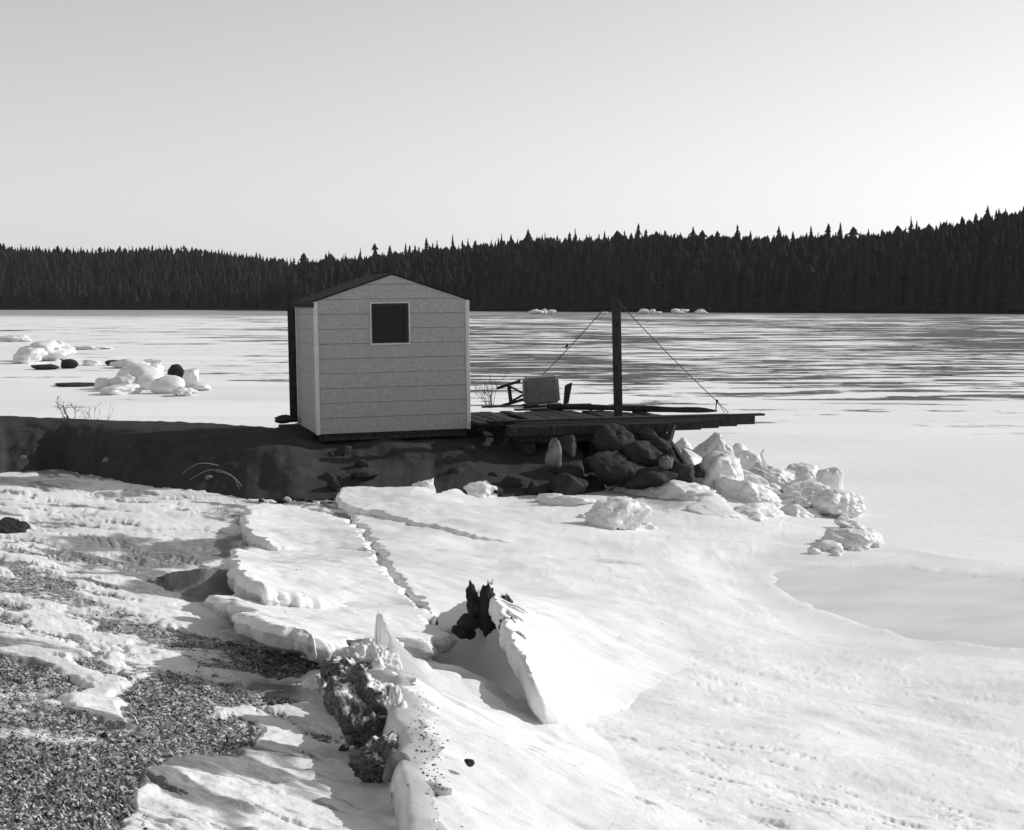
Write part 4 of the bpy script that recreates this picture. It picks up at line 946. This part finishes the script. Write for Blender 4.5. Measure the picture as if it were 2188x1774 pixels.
def rubble(n, us_, vs_, smin, smax, label, group, z=None, mat='ice', seed=0):
    for i in range(n):
        u = q.uniform(*us_); v = np.interp(u, vs_[0], vs_[1]) + q.normal(0, vs_[2]); p = on_ground(u, v) if z is None else at_z(u, v, z); s_ = q.uniform(smin, smax)
        me = lump_me('ice_chunk', (s_ * q.uniform(1, 1.8), s_, s_ * .7), 2000 + seed + i, sub=3, p=12, rough=.15)
        tag(link('ice_chunk', me, M[mat], None, p + np.array([0, 0, s_ * .12]), (q.normal(0, .3), q.normal(0, .3), q.uniform(0, 6))), label, 'ice chunk', group)
rubble(46, (1680, 1880), ([1680, 1780, 1880], [1080, 1100, 1165], 9), .06, .22, 'small loose ice chunk on the outer side of the heap by the pier', 'loose ice chunks around the heap', seed=0)
rubble(26, (1740, 1880), ([1740, 1880], [1180, 1160], 8), .05, .16, 'small ice chunk in the low rubble above the frozen pool', 'ice rubble above the frozen pool', seed=100)
rubble(16, (1240, 1400), ([1240, 1320, 1400], [1120, 1100, 1128], 6), .05, .16, 'ice crumb on the little ice pyramid', 'ice crumbs on the little pyramid', seed=200)
rubble(40, (730, 960), ([730, 820, 900, 960], [1372, 1366, 1362, 1345], 6), .03, .10, 'clear ice crumb along the rim of the nearest tongue', 'ice crumbs along the nearest tongue', seed=300)
rubble(40, (600, 760), ([600, 700, 760], [1375, 1400, 1420], 14), .03, .09, 'ice crumb between the turf and the foreground ridge', 'ice crumbs beside the turf', seed=400)
rubble(30, (1200, 1340), ([1200, 1340], [1535, 1500], 8), .02, .06, 'snow crumb at the lower end of the hollow', 'snow crumbs below the hollow', seed=500)

# left clusters out on the ice
G2 = 'ice mounds out on the lake at the left'
LEFT = [
 (300,808,104,52,'long smooth snow-capped mound, tallest of the near left group',dict(p=6,rough=.12)),(358,824,68,38,'smooth bright ice ball in front of the tallest left mound',dict(p=5,rough=.06)),
 (322,800,50,40,'rounded cap at the right end of the long left mound',dict(p=6)),(222,821,40,26,'small grey ice lump at the left end of the near group',dict(p=7)),(262,818,60,34,'mid-sized ice lump joining the left end of the long mound',dict(p=7,rough=.16)),
 (408,808,34,44,'white ice sheet leaning on the dark rock out on the lake',dict(p=9,tilt=(0,.6))),(395,838,60,20,'broken ice pieces under the dark rock on the lake',dict(rough=.3)),(425,828,50,16,'flat ice piece furthest right in the near left group',dict(rough=.2)),
 (255,834,80,22,'low grey ice lump in front of the long left mound',dict(rough=.15)),
 (95,752,110,44,'white heap of ice in the far left group',dict(p=7,rough=.25)),(60,762,70,34,'shaded ice heap at the left of the far group',dict(rough=.2)),(130,752,50,40,'pointed ice lump at the right of the far group',dict(rough=.25)),
 (278,778,90,20,'flat low ice ridge between the two left groups',dict(rough=.25)),(195,776,40,12,'small flat ice piece beside the low ridge',dict(rough=.2)),
 (32,724,70,14,'low ice ridge at the far left edge',dict(rough=.3)),(190,743,100,9,'thin ice ridge line behind the left groups',dict(rough=.3)),(330,776,40,16,'dark edged ice piece right of the low ridge',dict(rough=.3))]
for (u, v, wd, ht, lab, kw) in LEFT: put_lump('ice_mound', u, v, wd, ht, lab, 'ice mound', G2, 'ice', z=0, depth=1.0, sub=4, **kw)
for (u, v, wd, ht, lab) in [(378,804,42,44,'black wedge-shaped rock poking out of the near left ice group'),(150,779,36,20,'dark rock under the right end of the far left ice heap'),(95,785,60,12,'flat dark rock in front of the far left ice heap'),(160,823,90,8,'low dark streak at the left tip of the near group'),(248,776,44,12,'dark stone in the flat low ice ridge')]:  # the flattest one is a thin dark streak lying on the ice
    put_lump('rock', u, v, wd, ht, lab, 'rock', 'rocks frozen in the lake', 'rock', z=0, depth=.8, sub=3, p=14)
# shore ice on the far side
q = np.random.default_rng(33)
for i in range(30):
    u = q.choice([q.uniform(1130, 1180), q.uniform(1280, 1510), q.uniform(1340, 1510)]); wd = q.uniform(8, 26); ht = q.uniform(4, 11)
    put_lump('ice_mound', u, 671 - ht / 2, wd, ht, 'bright ice lump along the far shore right of the post', 'ice mound', 'bright ice lumps along the far shore', 'ice', Y=385 + q.uniform(0, 12), depth=.7, sub=3, rough=.3, seed=3000 + i)

# ------------------------------------------------------------ dead grass in the turf
q = np.random.default_rng(3); n = 110000
ri = (q.beta(1.1, 1.6, n) * (NR - 60)).astype(int); ci = (90 + q.uniform(0, 1, n) * 420).astype(int)
dd = GD[ri, ci]; keep = dd > q.uniform(.4, 1.3, n); ri, ci = ri[keep], ci[keep]
bx = GX[ri, ci] + q.normal(0, .01, len(ri)); by = GY[ri, ci] + q.normal(0, .015, len(ri)); bz = GZ[ri, ci]
n = len(ri); ang = q.uniform(0, 6.28, n); ln = q.uniform(.006, .019, n) * (1 + .04 * by); ln = np.where(q.random(n) < .012, ln * 3.2, ln); wd = .0022 + .0004 * by; lay = q.uniform(.15, .9, n)
dx, dy = np.cos(ang), np.sin(ang); B = np.stack([bx, by, bz], -1)
tip = B + np.stack([dx * ln * (1 - lay * .4), dy * ln * (1 - lay * .4), ln * lay], -1); sd_ = np.stack([-dy * wd, dx * wd, 0 * wd], -1)
mid = B * .5 + tip * .5 + np.stack([0 * ln, 0 * ln, ln * .15], -1)
V = np.stack([B - sd_, B + sd_, mid + sd_ * .7, mid - sd_ * .7, tip], 1).reshape(-1, 3); k = np.arange(n)[:, None] * 5
F = np.concatenate([k + [0, 1, 2], k + [0, 2, 3], k + [3, 2, 4]], 0)
me = mesh_np('dead_grass', V, F); attr(me, 'tone', np.repeat(q.choice([.08, .18, .34, .6], n, p=[.25, .25, .28, .22]), 5))
tag(link('dead_grass', me, M['grass']), 'short flattened dead grass on the thawed turf at the lower left', 'grass', kind='stuff')
print('blades', n)
q = np.random.default_rng(8); n = 16000
ri = (q.beta(1.1, 1.8, n) * (NR - 120)).astype(int); ci = (90 + q.uniform(0, 1, n) * 420).astype(int); kk = GD[ri, ci] > q.uniform(.1, .9, n); ri, ci = ri[kk], ci[kk]; n = len(ri)
V0 = np.array([(1, 0, 0), (0, 1, 0), (-1, 0, 0), (0, -1, 0), (0, 0, .8), (0, 0, -.6)]); F0 = np.array([(0, 1, 4), (1, 2, 4), (2, 3, 4), (3, 0, 4), (1, 0, 5), (2, 1, 5), (3, 2, 5), (0, 3, 5)])
sz = q.lognormal(-5.5, .5, n) * (1 + .04 * GY[ri, ci]); Vp = V0[None] * sz[:, None, None] * q.uniform(.6, 1.4, (n, 6, 3)); P0 = np.stack([GX[ri, ci], GY[ri, ci], GZ[ri, ci] + .002], -1)
me = mesh_np('gravel', (Vp + P0[:, None]).reshape(-1, 3), (F0[None] + 6 * np.arange(n)[:, None, None]).reshape(-1, 3)); attr(me, 'tone', np.repeat(q.choice([.04, .12, .4, .75], n, p=[.3, .25, .2, .25]), 6))
tag(link('gravel', me, M['grass']), 'gravel and snow crumbs strewn over the thawed turf at the lower left', 'gravel', kind='stuff')

# ------------------------------------------------------------ thin winter haze over the lake
me = box_me('haze', (-900, -60, -1.5), (900, 1000, 60)); hz = link('haze', me); hm = bpy.data.materials.new('haze'); hm.use_nodes = True; t = hm.node_tree; t.nodes.clear()
o = t.nodes.new('ShaderNodeOutputMaterial'); v = t.nodes.new('ShaderNodeVolumePrincipled'); v.inputs['Density'].default_value = 0.00006; v.inputs['Color'].default_value = (.9, .9, .9, 1)
t.links.new(v.outputs[0], o.inputs['Volume']); me.materials.append(hm); tag(hz, 'faint pale haze in the air over the frozen lake', 'haze', kind='stuff')
